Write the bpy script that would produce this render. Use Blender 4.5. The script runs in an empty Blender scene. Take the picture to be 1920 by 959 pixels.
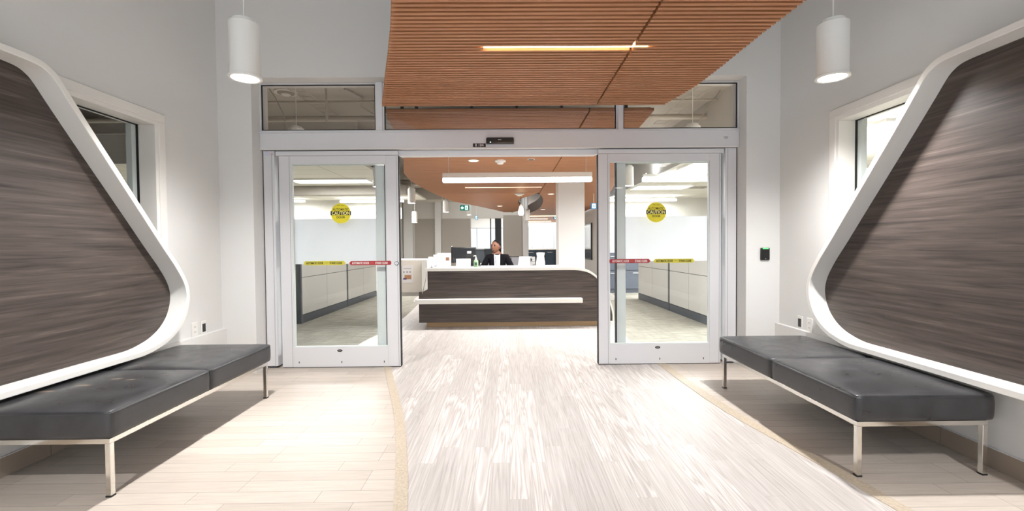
import bpy, bmesh, math, random
from math import pi, sin, cos, radians
from mathutils import Vector, Matrix
random.seed(7)
SC = bpy.context.scene
COL = SC.collection

# ------------------------------------------------------------------ camera
CF, YAW, PITCH, ROLL, CH = 843.8, .0088, .0234, .0083, 1.194
_fwd = Vector((sin(YAW)*cos(PITCH), cos(YAW)*cos(PITCH), -sin(PITCH)))
_right = Vector((cos(YAW), -sin(YAW), 0)); _up = _right.cross(_fwd)
_R = _right*cos(ROLL) - _up*sin(ROLL); _U = _up*cos(ROLL) + _right*sin(ROLL)
cam = bpy.data.cameras.new('camera'); cam.sensor_width = 36; cam.lens = CF/1920*36
cam.clip_start = .05; cam.clip_end = 200
co = bpy.data.objects.new('camera', cam); COL.objects.link(co)
m = Matrix((_R, _U, -_fwd)).transposed().to_4x4(); m.translation = Vector((0, 0, CH))
co.matrix_world = m; SC.camera = co

def at(px, py, Y):
    """a pixel of the photograph, taken to the vertical plane at distance Y"""
    d = _fwd + _R*((px-960)/CF) - _U*((py-479.5)/CF)
    t = Y/d.y
    return Vector((d.x*t, Y, CH+d.z*t))

# ------------------------------------------------------------------ materials
def srgb(r, g, b):
    f = lambda c: (c/255/12.92) if c <= 10 else ((c/255+.055)/1.055)**2.4
    return (f(r), f(g), f(b), 1)

MATS = {}
def mat(name, col, rough=.5, metal=0, spec=.5, emit=0, ecol=None, coat=0):
    if name in MATS: return MATS[name]
    m = bpy.data.materials.new(name); m.use_nodes = True
    b = m.node_tree.nodes['Principled BSDF']
    b.inputs['Base Color'].default_value = srgb(*col)
    b.inputs['Roughness'].default_value = rough
    b.inputs['Metallic'].default_value = metal
    b.inputs['Specular IOR Level'].default_value = spec
    b.inputs['Coat Weight'].default_value = coat
    if emit:
        b.inputs['Emission Color'].default_value = srgb(*(ecol or col))
        b.inputs['Emission Strength'].default_value = emit
    MATS[name] = m
    return m

def N(m, t, **kw):
    n = m.node_tree.nodes.new(t)
    for k, v in kw.items(): setattr(n, k, v)
    return n
def LK(m, a, b): m.node_tree.links.new(a, b)
def BS(m): return m.node_tree.nodes['Principled BSDF']
def ramp(m, stops):
    r = N(m, 'ShaderNodeValToRGB'); el = r.color_ramp.elements
    while len(el) < len(stops): el.new(.5)
    for e, (p, c) in zip(el, stops): e.position = p; e.color = c
    return r
def mapping(m, scale, rot=(0, 0, 0), loc=(0, 0, 0)):
    tc = N(m, 'ShaderNodeTexCoord'); mp = N(m, 'ShaderNodeMapping')
    LK(m, tc.outputs['Object'], mp.inputs['Vector'])
    mp.inputs['Scale'].default_value = scale; mp.inputs['Rotation'].default_value = rot
    mp.inputs['Location'].default_value = loc
    return mp
def noise(m, vec, scale=1, detail=4, rough=.55, dist=0):
    n = N(m, 'ShaderNodeTexNoise'); LK(m, vec, n.inputs['Vector'])
    n.inputs['Scale'].default_value = scale; n.inputs['Detail'].default_value = detail
    n.inputs['Roughness'].default_value = rough; n.inputs['Distortion'].default_value = dist
    return n
def mixc(m, fac, a, b, mode='MIX'):
    x = N(m, 'ShaderNodeMix', data_type='RGBA', blend_type=mode)
    if isinstance(fac, (int, float)): x.inputs[0].default_value = fac
    else: LK(m, fac, x.inputs[0])
    for i, v in ((6, a), (7, b)):
        if isinstance(v, tuple): x.inputs[i].default_value = v
        else: LK(m, v, x.inputs[i])
    return x.outputs[2]
def bump(m, h, strength=.2, dist=.002):
    b = N(m, 'ShaderNodeBump'); b.inputs['Strength'].default_value = strength
    b.inputs['Distance'].default_value = dist
    LK(m, h, b.inputs['Height']); LK(m, b.outputs[0], BS(m).inputs['Normal'])

def paint(name, col, rough=.6):
    m = mat(name, col, rough, spec=.3)
    mp = mapping(m, (1, 1, 1)); n = noise(m, mp.outputs[0], 220, 2)
    bump(m, n.outputs[0], .08, .001)
    return m

WALL = paint('wall_paint', (226, 225, 223))
WALLR = paint('office_wall_paint', (212, 209, 203))
GREYWALL = paint('grey_wall_paint', (172, 165, 156))
WHITE = mat('white_lacquer', (240, 238, 233), .38, spec=.45)
CEIL = paint('ceiling_paint', (200, 194, 186))
SOLID = mat('white_solid_surface', (243, 241, 234), .3)
TRIMW = mat('white_trim_paint', (238, 235, 230), .4)
ALU = mat('brushed_aluminium', (226, 226, 229), .4, .12)
_mp = mapping(ALU, (1.5, 1.5, 180)); _n = noise(ALU, _mp.outputs[0], 1.5, 2); bump(ALU, _n.outputs[0], .05, .0005)
ALUD = mat('grey_anodised_aluminium', (150, 152, 152), .45, .5)
ALUG = mat('green_grey_glass_edge_aluminium', (222, 228, 226), .4, 0)
CHROME = mat('chrome', (225, 222, 215), .12, 1)
BLACK = mat('black_plastic', (18, 18, 20), .3)
RUBBER = mat('black_rubber', (22, 22, 22), .7)
PLASTICW = mat('white_plastic', (236, 234, 230), .35)
DARKGREY = mat('charcoal_panel', (72, 76, 82), .5)
MAPLE = mat('maple_laminate', (205, 172, 130), .5)
CREAM = mat('cream_laminate', (232, 224, 212), .45)
LIGHTW = mat('pendant_diffuser', (255, 252, 246), .5, emit=14, ecol=(255, 250, 242))
LIGHTL = mat('linear_diffuser', (255, 255, 255), .5, emit=5, ecol=(250, 251, 255))
LIGHTP = mat('panel_diffuser', (255, 255, 255), .5, emit=4, ecol=(255, 253, 248))
LIGHTS = mat('warm_strip_diffuser', (255, 225, 180), .5, emit=9, ecol=(255, 222, 170))
LIGHTB = mat('glowing_bulb_glass', (255, 240, 210), .5, emit=8, ecol=(255, 232, 195))
GREENLED = mat('green_led', (60, 230, 90), .5, emit=2, ecol=(90, 255, 120))
WHITELED = mat('white_led', (210, 255, 235), .5, emit=3, ecol=(190, 255, 225))

def glass(name, tint=(253, 254, 254), ior=1.45, refl=1.0):
    m = bpy.data.materials.new(name); m.use_nodes = True
    nt = m.node_tree; nt.nodes.remove(nt.nodes['Principled BSDF'])
    out = nt.nodes['Material Output']
    t = N(m, 'ShaderNodeBsdfTransparent'); t.inputs[0].default_value = srgb(*tint)
    g = N(m, 'ShaderNodeBsdfGlossy'); g.inputs['Roughness'].default_value = .0
    f = N(m, 'ShaderNodeFresnel'); f.inputs[0].default_value = ior
    x = N(m, 'ShaderNodeMixShader')
    mu = N(m, 'ShaderNodeMath', operation='MULTIPLY'); mu.inputs[1].default_value = refl
    gm = N(m, 'ShaderNodeNewGeometry'); iv = N(m, 'ShaderNodeMath', operation='SUBTRACT'); iv.inputs[0].default_value = refl
    LK(m, gm.outputs['Backfacing'], iv.inputs[1]); LK(m, iv.outputs[0], mu.inputs[1]); mu.use_clamp = True
    LK(m, f.outputs[0], mu.inputs[0])
    LK(m, mu.outputs[0], x.inputs[0]); LK(m, t.outputs[0], x.inputs[1]); LK(m, g.outputs[0], x.inputs[2])
    LK(m, x.outputs[0], out.inputs['Surface'])
    return m
GLASS = glass('clear_glass')
GLASST = glass('transom_glass', (240, 238, 236))
def film():
    m = bpy.data.materials.new('frosted_film'); m.use_nodes = True
    nt = m.node_tree; nt.nodes.remove(nt.nodes['Principled BSDF']); out = nt.nodes['Material Output']
    t = N(m, 'ShaderNodeBsdfTranslucent'); t.inputs[0].default_value = (.97, .98, 1, 1)
    d = N(m, 'ShaderNodeBsdfDiffuse'); d.inputs[0].default_value = (.93, .95, .97, 1)
    x = N(m, 'ShaderNodeMixShader'); x.inputs[0].default_value = .4
    LK(m, t.outputs[0], x.inputs[1]); LK(m, d.outputs[0], x.inputs[2])
    LK(m, x.outputs[0], out.inputs['Surface'])
    return m
FILM = film()

def laminate(name, axis):
    """dark grey-brown wood laminate, grain running along axis ('X' or 'Y')"""
    m = mat(name, (86, 76, 70), .42, spec=.35)
    sc = (1.1, 1.1, 26) if axis == 'XY' else None
    mp = mapping(m, (.9, .9, 22)); n = noise(m, mp.outputs[0], 1.6, 6, .6, .6)
    r = ramp(m, [(.28, srgb(46, 39, 37)), (.45, srgb(72, 63, 59)), (.6, srgb(86, 76, 71)), (.78, srgb(116, 106, 99))])
    LK(m, n.outputs[0], r.inputs[0])
    mp2 = mapping(m, (1.8, 1.8, 110)); n2 = noise(m, mp2.outputs[0], 2, 4, .6, .2)
    r2 = ramp(m, [(.3, (.74, .74, .74, 1)), (.7, (1.1, 1.09, 1.07, 1))]); LK(m, n2.outputs[0], r2.inputs[0])
    LK(m, mixc(m, .8, r.outputs[0], r2.outputs[0], 'MULTIPLY'), BS(m).inputs['Base Color'])
    bump(m, n2.outputs[0], .06, .001)
    return m
LAM = laminate('grey_brown_wood_laminate', 'XY')

def slatwood():
    m = mat('cedar_slats', (186, 120, 80), .45, spec=.3)
    mp = mapping(m, (1.2, 40, 40)); n = noise(m, mp.outputs[0], 1.5, 5, .6, .3)
    r = ramp(m, [(.3, srgb(162, 110, 74)), (.55, srgb(182, 128, 90)), (.75, srgb(197, 145, 106))])
    LK(m, n.outputs[0], r.inputs[0]); LK(m, r.outputs[0], BS(m).inputs['Base Color'])
    return m
SLAT = slatwood()
SLATBACK = mat('dark_slat_backing', (46, 18, 6), .8)

def vinyl():
    m = mat('whitewashed_plank_vinyl', (214, 207, 200), .42, spec=.35)
    tc = N(m, 'ShaderNodeTexCoord')
    mp = N(m, 'ShaderNodeMapping'); LK(m, tc.outputs['Object'], mp.inputs[0]); mp.inputs['Rotation'].default_value = (0, 0, pi/2)
    br = N(m, 'ShaderNodeTexBrick'); LK(m, mp.outputs[0], br.inputs['Vector'])
    br.inputs['Scale'].default_value = 1; br.inputs['Brick Width'].default_value = 1.22; br.inputs['Row Height'].default_value = .1
    br.inputs['Mortar Size'].default_value = .0008; br.inputs['Mortar Smooth'].default_value = 0
    br.inputs['Color1'].default_value = (0, 0, 0, 1); br.inputs['Color2'].default_value = (1, 1, 1, 1)
    br.inputs['Mortar'].default_value = (.5, .5, .5, 1); br.offset = .37; br.offset_frequency = 3; br.squash = .72; br.squash_frequency = 2
    # shift the grain per plank
    sep = N(m, 'ShaderNodeSeparateXYZ'); LK(m, tc.outputs['Object'], sep.inputs[0])
    cmb = N(m, 'ShaderNodeCombineXYZ')
    rnd = N(m, 'ShaderNodeMath', operation='MULTIPLY'); rnd.inputs[1].default_value = 7.3
    LK(m, br.outputs['Color'], rnd.inputs[0])
    ax = N(m, 'ShaderNodeMath', operation='MULTIPLY'); ax.inputs[1].default_value = 13; LK(m, sep.outputs[0], ax.inputs[0])
    ay = N(m, 'ShaderNodeMath', operation='MULTIPLY_ADD'); ay.inputs[1].default_value = .62; LK(m, sep.outputs[1], ay.inputs[0]); LK(m, rnd.outputs[0], ay.inputs[2])
    LK(m, ax.outputs[0], cmb.inputs[0]); LK(m, ay.outputs[0], cmb.inputs[1]); LK(m, rnd.outputs[0], cmb.inputs[2])
    n = noise(m, cmb.outputs[0], .9, 3, .5, .4)
    # contour lines of a smooth noise give cathedral grain
    fr = N(m, 'ShaderNodeMath', operation='MULTIPLY'); fr.inputs[1].default_value = 75; LK(m, n.outputs[0], fr.inputs[0])
    sn = N(m, 'ShaderNodeMath', operation='SINE'); LK(m, fr.outputs[0], sn.inputs[0])
    rs = ramp(m, [(.0, srgb(168, 159, 154)), (.2, srgb(190, 183, 178)), (.85, srgb(201, 195, 191)), (1, srgb(216, 212, 209))])
    mr = N(m, 'ShaderNodeMapRange'); mr.inputs[1].default_value = -1; mr.inputs[2].default_value = 1
    LK(m, sn.outputs[0], mr.inputs[0]); LK(m, mr.outputs[0], rs.inputs[0])
    mp3 = mapping(m, (70, 1.6, 1)); n3 = noise(m, mp3.outputs[0], 1.5, 5, .6, .3)
    r3 = ramp(m, [(.3, srgb(170, 162, 157)), (.5, srgb(194, 188, 183)), (.72, srgb(212, 207, 204))]); LK(m, n3.outputs[0], r3.inputs[0])
    gt = N(m, 'ShaderNodeMath', operation='GREATER_THAN'); gt.inputs[1].default_value = .66; LK(m, br.outputs['Color'], gt.inputs[0])
    fm = N(m, 'ShaderNodeMath', operation='MULTIPLY_ADD'); fm.inputs[1].default_value = -.5; fm.inputs[2].default_value = .78; LK(m, gt.outputs[0], fm.inputs[0])
    c = mixc(m, fm.outputs[0], rs.outputs[0], r3.outputs[0])
    rb = ramp(m, [(0, (.88, .875, .87, 1)), (1, (1.06, 1.06, 1.06, 1))]); LK(m, br.outputs['Color'], rb.inputs[0])
    c = mixc(m, 1.0, c, rb.outputs[0], 'MULTIPLY')
    c = mixc(m, br.outputs['Fac'], c, srgb(170, 160, 152))
    LK(m, c, BS(m).inputs['Base Color'])
    bump(m, n3.outputs[0], .12, .001)
    return m
VINYL = vinyl()

def tile(name, c1, c2, mort, w=.6, h=.1, rough=.4, ms=.0022):
    m = mat(name, c1, rough, spec=.4)
    mp = mapping(m, (1, 1, 1), loc=(.13, .022, 0))
    br = N(m, 'ShaderNodeTexBrick'); LK(m, mp.outputs[0], br.inputs['Vector'])
    br.inputs['Scale'].default_value = 1; br.inputs['Brick Width'].default_value = w; br.inputs['Row Height'].default_value = h
    br.inputs['Mortar Size'].default_value = ms/2; br.inputs['Mortar Smooth'].default_value = .1
    br.inputs['Color1'].default_value = srgb(*c1); br.inputs['Color2'].default_value = srgb(*c2)
    br.inputs['Mortar'].default_value = srgb(*mort); br.offset = .31; br.offset_frequency = 3
    mp2 = mapping(m, (3, 40, 1)); n = noise(m, mp2.outputs[0], 1.5, 5, .6)
    r = ramp(m, [(.3, (.86, .85, .84, 1)), (.7, (1.04, 1.04, 1.04, 1))]); LK(m, n.outputs[0], r.inputs[0])
    LK(m, mixc(m, .9, br.outputs['Color'], r.outputs[0], 'MULTIPLY'), BS(m).inputs['Base Color'])
    iv = N(m, 'ShaderNodeMath', operation='SUBTRACT'); iv.inputs[0].default_value = 1; LK(m, br.outputs['Fac'], iv.inputs[1])
    bump(m, iv.outputs[0], .4, .002)
    return m
TILE = tile('wood_look_floor_tile', (202, 191, 180), (190, 179, 168), (128, 118, 108))
BASET = mat('taupe_base_tile', (156, 142, 128), .45)
BORDER = mat('beige_terrazzo_border', (205, 192, 174), .5)
_mp = mapping(BORDER, (1, 1, 1)); _n = noise(BORDER, _mp.outputs[0], 90, 3)
_r = ramp(BORDER, [(.35, srgb(176, 161, 141)), (.6, srgb(194, 180, 160))]); LK(BORDER, _n.outputs[0], _r.inputs[0]); LK(BORDER, _r.outputs[0], BS(BORDER).inputs['Base Color'])

def carpet():
    m = mat('grey_green_carpet_tile', (160, 157, 146), .9, spec=.1)
    mp = mapping(m, (2.2, 30, 1)); n = noise(m, mp.outputs[0], 1.3, 6, .7)
    mp2 = mapping(m, (14, 1.4, 1)); n2 = noise(m, mp2.outputs[0], 1.3, 4, .6)
    r = ramp(m, [(.3, srgb(126, 123, 113)), (.52, srgb(162, 159, 148)), (.72, srgb(198, 195, 184))]); LK(m, n.outputs[0], r.inputs[0])
    r2 = ramp(m, [(.35, (.85, .85, .85, 1)), (.7, (1.08, 1.08, 1.08, 1))]); LK(m, n2.outputs[0], r2.inputs[0])
    LK(m, mixc(m, .8, r.outputs[0], r2.outputs[0], 'MULTIPLY'), BS(m).inputs['Base Color'])
    return m
CARPET = carpet()

def leather():
    m = mat('charcoal_leather', (66, 66, 68), .36, spec=.5)
    mp = mapping(m, (1, 1, 1)); n = noise(m, mp.outputs[0], 260, 3); 
    n2 = noise(m, mp.outputs[0], 9, 4)
    r = ramp(m, [(.3, srgb(47, 47, 49)), (.7, srgb(61, 61, 63))]); LK(m, n2.outputs[0], r.inputs[0]); LK(m, r.outputs[0], BS(m).inputs['Base Color'])
    rr = ramp(m, [(.3, (.26, .26, .26, 1)), (.7, (.4, .4, .4, 1))]); LK(m, n2.outputs[0], rr.inputs[0]); LK(m, rr.outputs[0], BS(m).inputs['Roughness'])
    bump(m, n.outputs[0], .04, .0005)
    return m
LEATHER = leather()
def worn_leather():
    m = LEATHER.copy(); m.name = 'worn_charcoal_leather'
    base = BS(m).inputs['Base Color'].links[0].from_socket
    cur = base
    for (x, y, sx, sy) in ((-2.46, 2.40, .08, .03), (-2.36, 2.50, .08, .03), (-2.28, 2.62, .07, .025), (-2.18, 2.60, .05, .02)):
        tc = N(m, 'ShaderNodeTexCoord'); mp = N(m, 'ShaderNodeMapping', vector_type='TEXTURE'); LK(m, tc.outputs['Object'], mp.inputs[0])
        mp.inputs['Location'].default_value = (x+2.25, y-2.85, .42); mp.inputs['Scale'].default_value = (sx, sy, .05)
        g = N(m, 'ShaderNodeTexGradient', gradient_type='SPHERICAL'); LK(m, mp.outputs[0], g.inputs[0])
        n = noise(m, tc.outputs['Object'], 55, 4, .7)
        mu = N(m, 'ShaderNodeMath', operation='MULTIPLY'); LK(m, g.outputs['Fac'], mu.inputs[0]); LK(m, n.outputs[0], mu.inputs[1])
        rr = ramp(m, [(.14, (0, 0, 0, 1)), (.36, (.8, .8, .8, 1))]); LK(m, mu.outputs[0], rr.inputs[0])
        cur = mixc(m, rr.outputs[0], cur, srgb(150, 132, 112))
    LK(m, cur, BS(m).inputs['Base Color'])
    return m
LEATHERW = worn_leather()

def acoustic_tile():
    m = mat('acoustic_ceiling_tile', (226, 222, 212), .8, spec=.1)
    mp = mapping(m, (1, 1, 1)); br = N(m, 'ShaderNodeTexBrick'); LK(m, mp.outputs[0], br.inputs['Vector'])
    br.inputs['Scale'].default_value = 1; br.inputs['Brick Width'].default_value = 1.22; br.inputs['Row Height'].default_value = .61; br.offset = 0
    br.inputs['Mortar Size'].default_value = .008; br.inputs['Color1'].default_value = srgb(226, 222, 212); br.inputs['Color2'].default_value = srgb(222, 218, 208)
    br.inputs['Mortar'].default_value = srgb(175, 170, 160); LK(m, br.outputs['Color'], BS(m).inputs['Base Color'])
    return m
ATILE = acoustic_tile()

# ------------------------------------------------------------------ mesh helpers
LOC = {}
def origin(p):
    return LOC.get(p.name, Vector((0, 0, 0))) if p else Vector((0, 0, 0))

class MB:
    def __init__(s): s.v = []; s.f = []; s.smooth = False
    def box(s, x0, x1, y0, y1, z0, z1):
        n = len(s.v)
        s.v += [(x, y, z) for z in (z0, z1) for y in (y0, y1) for x in (x0, x1)]
        for q in ((0, 2, 3, 1), (4, 5, 7, 6), (0, 1, 5, 4), (2, 6, 7, 3), (0, 4, 6, 2), (1, 3, 7, 5)):
            s.f.append([n+i for i in q])
        return s
    def lathe(s, cx, cy, prof, seg=32, cap=True):
        """prof: (r, z) from bottom to top"""
        n = len(s.v); k = len(prof)
        for r, z in prof:
            for i in range(seg):
                a = 2*pi*i/seg; s.v.append((cx+r*cos(a), cy+r*sin(a), z))
        for j in range(k-1):
            for i in range(seg):
                i2 = (i+1) % seg
                s.f.append([n+j*seg+i, n+j*seg+i2, n+(j+1)*seg+i2, n+(j+1)*seg+i])
        if cap:
            s.f.append([n+i for i in reversed(range(seg))]); s.f.append([n+(k-1)*seg+i for i in range(seg)])
        return s
    def tube(s, pts, r, seg=8):
        pts = [Vector(p) for p in pts]; n = len(s.v)
        rs = r if isinstance(r, (list, tuple)) else [r]*len(pts)
        prev = None
        for i, p in enumerate(pts):
            t = (pts[min(i+1, len(pts)-1)]-pts[max(i-1, 0)]).normalized()
            u = prev if prev is not None else (Vector((0, 0, 1)) if abs(t.z) < .9 else Vector((1, 0, 0)))
            u = (u - t*u.dot(t)).normalized(); prev = u; w = t.cross(u)
            for k in range(seg):
                a = 2*pi*k/seg; s.v.append(tuple(p+(u*cos(a)+w*sin(a))*rs[i]))
        for j in range(len(pts)-1):
            for k in range(seg):
                k2 = (k+1) % seg
                s.f.append([n+j*seg+k, n+j*seg+k2, n+(j+1)*seg+k2, n+(j+1)*seg+k])
        s.f.append([n+k for k in reversed(range(seg))]); s.f.append([n+(len(pts)-1)*seg+k for k in range(seg)])
        return s
    def prism(s, poly, axis, a, b):
        """closed outline in the plane normal to axis, from a to b"""
        n = len(s.v); k = len(poly)
        for t in (a, b):
            for p, q in poly:
                s.v.append({'X': (t, p, q), 'Y': (p, t, q), 'Z': (p, q, t)}[axis])
        s.f.append([n+i for i in range(k)]); s.f.append([n+k+i for i in reversed(range(k))])
        for i in range(k):
            j = (i+1) % k; s.f.append([n+i, n+k+i, n+k+j, n+j])
        return s
    def band(s, inner, outer, axis, a, b, closed=True):
        """ring between two outlines of equal count, thickness a..b"""
        n = len(s.v); k = len(inner)
        P = lambda t, pq: {'X': (t, pq[0], pq[1]), 'Y': (pq[0], t, pq[1]), 'Z': (pq[0], pq[1], t)}[axis]
        for t in (a, b):
            for q in inner: s.v.append(P(t, q))
            for q in outer: s.v.append(P(t, q))
        I0, O0, I1, O1 = n, n+k, n+2*k, n+3*k
        for i in range(k if closed else k-1):
            j = (i+1) % k
            s.f += [[I0+i, O0+i, O0+j, I0+j], [I1+i, I1+j, O1+j, O1+i], [I0+i, I0+j, I1+j, I1+i], [O0+i, O1+i, O1+j, O0+j]]
        if not closed:
            s.f += [[I0, I1, O1, O0], [I0+k-1, O0+k-1, O1+k-1, I1+k-1]]
        return s
    def strip(s, left, right, z0, z1):
        """a slab between two lines of (x,y) points"""
        return s.band(left, right, 'Z', z0, z1, closed=False)
    def build(s, name, material, parent=None, bevel=0, smooth=False, seg=2):
        me = bpy.data.meshes.new(name)
        o0 = origin(parent)
        me.from_pydata([tuple(Vector(v)-o0) for v in s.v], [], s.f); me.update()
        bm = bmesh.new(); bm.from_mesh(me); bmesh.ops.recalc_face_normals(bm, faces=bm.faces)
        bm.to_mesh(me); bm.free()
        me.materials.append(material)
        o = bpy.data.objects.new(name, me); COL.objects.link(o)
        if parent: o.parent = parent; LOC[o.name] = o0
        if bevel:
            b = o.modifiers.new('bevel', 'BEVEL'); b.width = bevel; b.segments = seg; b.limit_method = 'ANGLE'; b.angle_limit = radians(40)
        if smooth or bevel:
            for p in me.polygons: p.use_smooth = True
            try: me.set_sharp_from_angle(angle=radians(40))
            except Exception: pass
        return o

def box(*a): return MB().box(*a)

def thing(name, label, cat, loc=(0, 0, 0), group=None):
    o = bpy.data.objects.new(name, None); COL.objects.link(o); o.empty_display_size = .1
    o.location = loc; LOC[o.name] = Vector(loc)
    o['label'] = label; o['category'] = cat
    if group: o['group'] = group
    return o
def tag(o, label, cat, group=None):
    o['label'] = label; o['category'] = cat
    if group: o['group'] = group
    return o
def struct(o, label=None, cat=None):
    o['kind'] = 'structure'
    if label: o['label'] = label
    if cat: o['category'] = cat
    return o
def sthing(name, label, cat, loc=(0, 0, 0)):
    o = thing(name, label, cat, loc); o['kind'] = 'structure'; return o
def dup(root, loc, label=None, group=None):
    r = root.copy(); COL.objects.link(r); r.location = loc
    if label: r['label'] = label
    if group: r['group'] = group
    for ch in list(root.children):
        c = ch.copy(); COL.objects.link(c); c.parent = r
        for g in list(ch.children):
            d = g.copy(); COL.objects.link(d); d.parent = c
    return r

def text(name, body, size, material, parent, center, normal='-Y', xscale=1.0, depth=.0005, bold=.0):
    cu = bpy.data.curves.new(name, 'FONT'); cu.body = body; cu.size = size
    cu.align_x = 'CENTER'; cu.align_y = 'CENTER'; cu.extrude = depth; cu.offset = bold; cu.resolution_u = 3
    tmp = bpy.data.objects.new(name+'_curve', cu); COL.objects.link(tmp)
    dg = bpy.context.evaluated_depsgraph_get()
    me = bpy.data.meshes.new_from_object(tmp.evaluated_get(dg))
    bpy.data.objects.remove(tmp); 
    # centre on bounds
    xs = [v.co.x for v in me.vertices]; ys = [v.co.y for v in me.vertices]
    mx, my = (min(xs)+max(xs))/2, (min(ys)+max(ys))/2
    o0 = origin(parent); c = Vector(center)-o0
    for v in me.vertices:
        x, y, z = (v.co.x-mx)*xscale, v.co.y-my, v.co.z
        v.co = Vector((x, -z, y))+c if normal == '-Y' else Vector((x, y, z))+c
    me.name = name; me.materials.clear(); me.materials.append(material)
    o = bpy.data.objects.new(name, me); COL.objects.link(o)
    if parent: o.parent = parent; LOC[o.name] = o0
    return o

def smooth_line(pts, sub=5, closed=False):
    out = []; n = len(pts)
    rng = n if closed else n-1
    for i in range(rng):
        p0, p1, p2, p3 = (pts[(i+k) % n] if closed else pts[min(max(i+k, 0), n-1)] for k in (-1, 0, 1, 2))
        for t in range(sub):
            u = t/sub
            out.append(tuple(.5*((2*b)+(-a+c)*u+(2*a-5*b+4*c-d)*u*u+(-a+3*b-3*c+d)*u**3) for a, b, c, d in zip(p0, p1, p2, p3)))
    if not closed: out.append(tuple(pts[-1]))
    return out
def offset(poly, d):
    n = len(poly); out = []
    for i in range(n):
        a = Vector(poly[i-1]); b = Vector(poly[i]); c = Vector(poly[(i+1) % n])
        t = ((b-a).normalized()+(c-b).normalized()).normalized()
        out.append((b.x-t.y*d, b.y+t.x*d))
    return out

# ------------------------------------------------------------------ the setting
XL, XR, YB, LG = -2.66, 2.54, 4.255, .042   # LG: how far the upper wall stands back above the low ledge
# floors, laid side by side
cl = [(-.26, -1), (-.27, 0), (-.36, 1.0), (-.53, 2.003), (-.623, 2.428), (-.714, 2.794), (-.856, 3.287), (-1.055, 3.886), (-1.236, 4.434), (-1.33, 4.66)]
cr = [(1.99, -1), (1.98, 0), (1.86, 1.0), (1.715, 1.952), (1.67, 2.294), (1.609, 2.653), (1.526, 3.142), (1.489, 3.747), (1.475, 4.424), (1.475, 4.66)]
cl = smooth_line(cl, 4); cr = smooth_line(cr, 4)
cl = [(x, y) for x, y in cl]; 
cl_in = [(x+.066, y) for x, y in cl]
cr_out = [(x+.072+.016*max(0, min(1, (y-2)/2)), y) for x, y in cr]
ZF = 0
struct(MB().strip(cl_in, cr, -.05, ZF).build('floor', VINYL))
struct(MB().strip([(-2.9, y) for x, y in cl], cl, -.05, ZF).build('floor', TILE))
struct(MB().strip(cr_out, [(2.8, y) for x, y in cr_out], -.05, ZF).build('floor', TILE))
struct(MB().strip(cl, cl_in, -.05, ZF+.003).build('trim_1', BORDER))
struct(MB().strip(cr, cr_out, -.05, ZF+.003).build('trim_2', BORDER))
il = smooth_line([(-1.33, 4.66), (-1.75, 5.2), (-1.82, 5.6), (-1.72, 6.7), (-1.85, 9.2), (-2.2, 12), (-2.4, 31)], 4)
ir = smooth_line([(1.55, 4.66), (1.52, 5.2), (1.5, 5.6), (1.62, 6.7), (1.9, 9.2), (2.6, 12), (2.9, 31)], 4)
struct(MB().strip(il, ir, -.05, ZF).build('floor', VINYL))
struct(MB().strip([(-10, y) for x, y in il], il, -.05, ZF).build('floor', CARPET))
struct(MB().strip(ir, [(10, y) for x, y in ir], -.05, ZF).build('floor', CARPET))
struct(box(-10, -2.9, -1, 4.66, -.05, ZF).build('floor', CARPET))
struct(box(2.8, 10, -1, 4.66, -.05, ZF).build('floor', CARPET))

# vestibule walls, each with the window opening cut out
WY0, WY1, WZ0, WZ1 = 1.2, 3.52, .95, 2.17
def side_wall(name, x0, x1):
    m = MB()
    m.box(x0, x1, -1, WY0, 0, 3.9).box(x0, x1, WY1, YB, 0, 3.9)
    m.box(x0, x1, WY0, WY1, 0, WZ0).box(x0, x1, WY0, WY1, WZ1, 3.9)
    struct(m.build(name, WALL))
side_wall('wall_left', XL-.22, XL-LG)
side_wall('wall_right', XR+LG, XR+.22)
OX0, OX1, OZ = -2.385, 2.262, 2.775
m = MB()
m.box(XL-.22, OX0, YB, YB+.29, 0, 3.9).box(OX1, XR+.22, YB, YB+.29, 0, 3.9).box(OX0, OX1, YB, YB+.29, OZ, 3.9)
struct(m.build('wall_back', WALL))
struct(box(XL-.22, XR+.22, -1, YB+.42, 3.9, 4.0).build('ceiling', CEIL))
# low wall ledges and tile baseboards
struct(box(XL-LG, XL, -1, YB, .0, .43).build('trim_3', WALL))
struct(box(XR, XR+LG, -1, YB, .0, .43).build('trim_4', WALL))
def baseboard(name, xa, xb):
    m = MB(); y = -1
    while y < YB-.02:
        m.box(xa, xb, y, min(y+.597, YB-.01), .0, .105); y += .6
    struct(m.build(name, BASET, bevel=.002))
baseboard('baseboard_left', XL, XL+.01); baseboard('baseboard_right', XR-.01, XR)
def basecap(name, xa, xb): struct(box(xa, xb, -1, YB-.01, .105, .109).build(name, ALU))
basecap('trim_5', XL, XL+.012); basecap('trim_6', XR-.012, XR)

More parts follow.
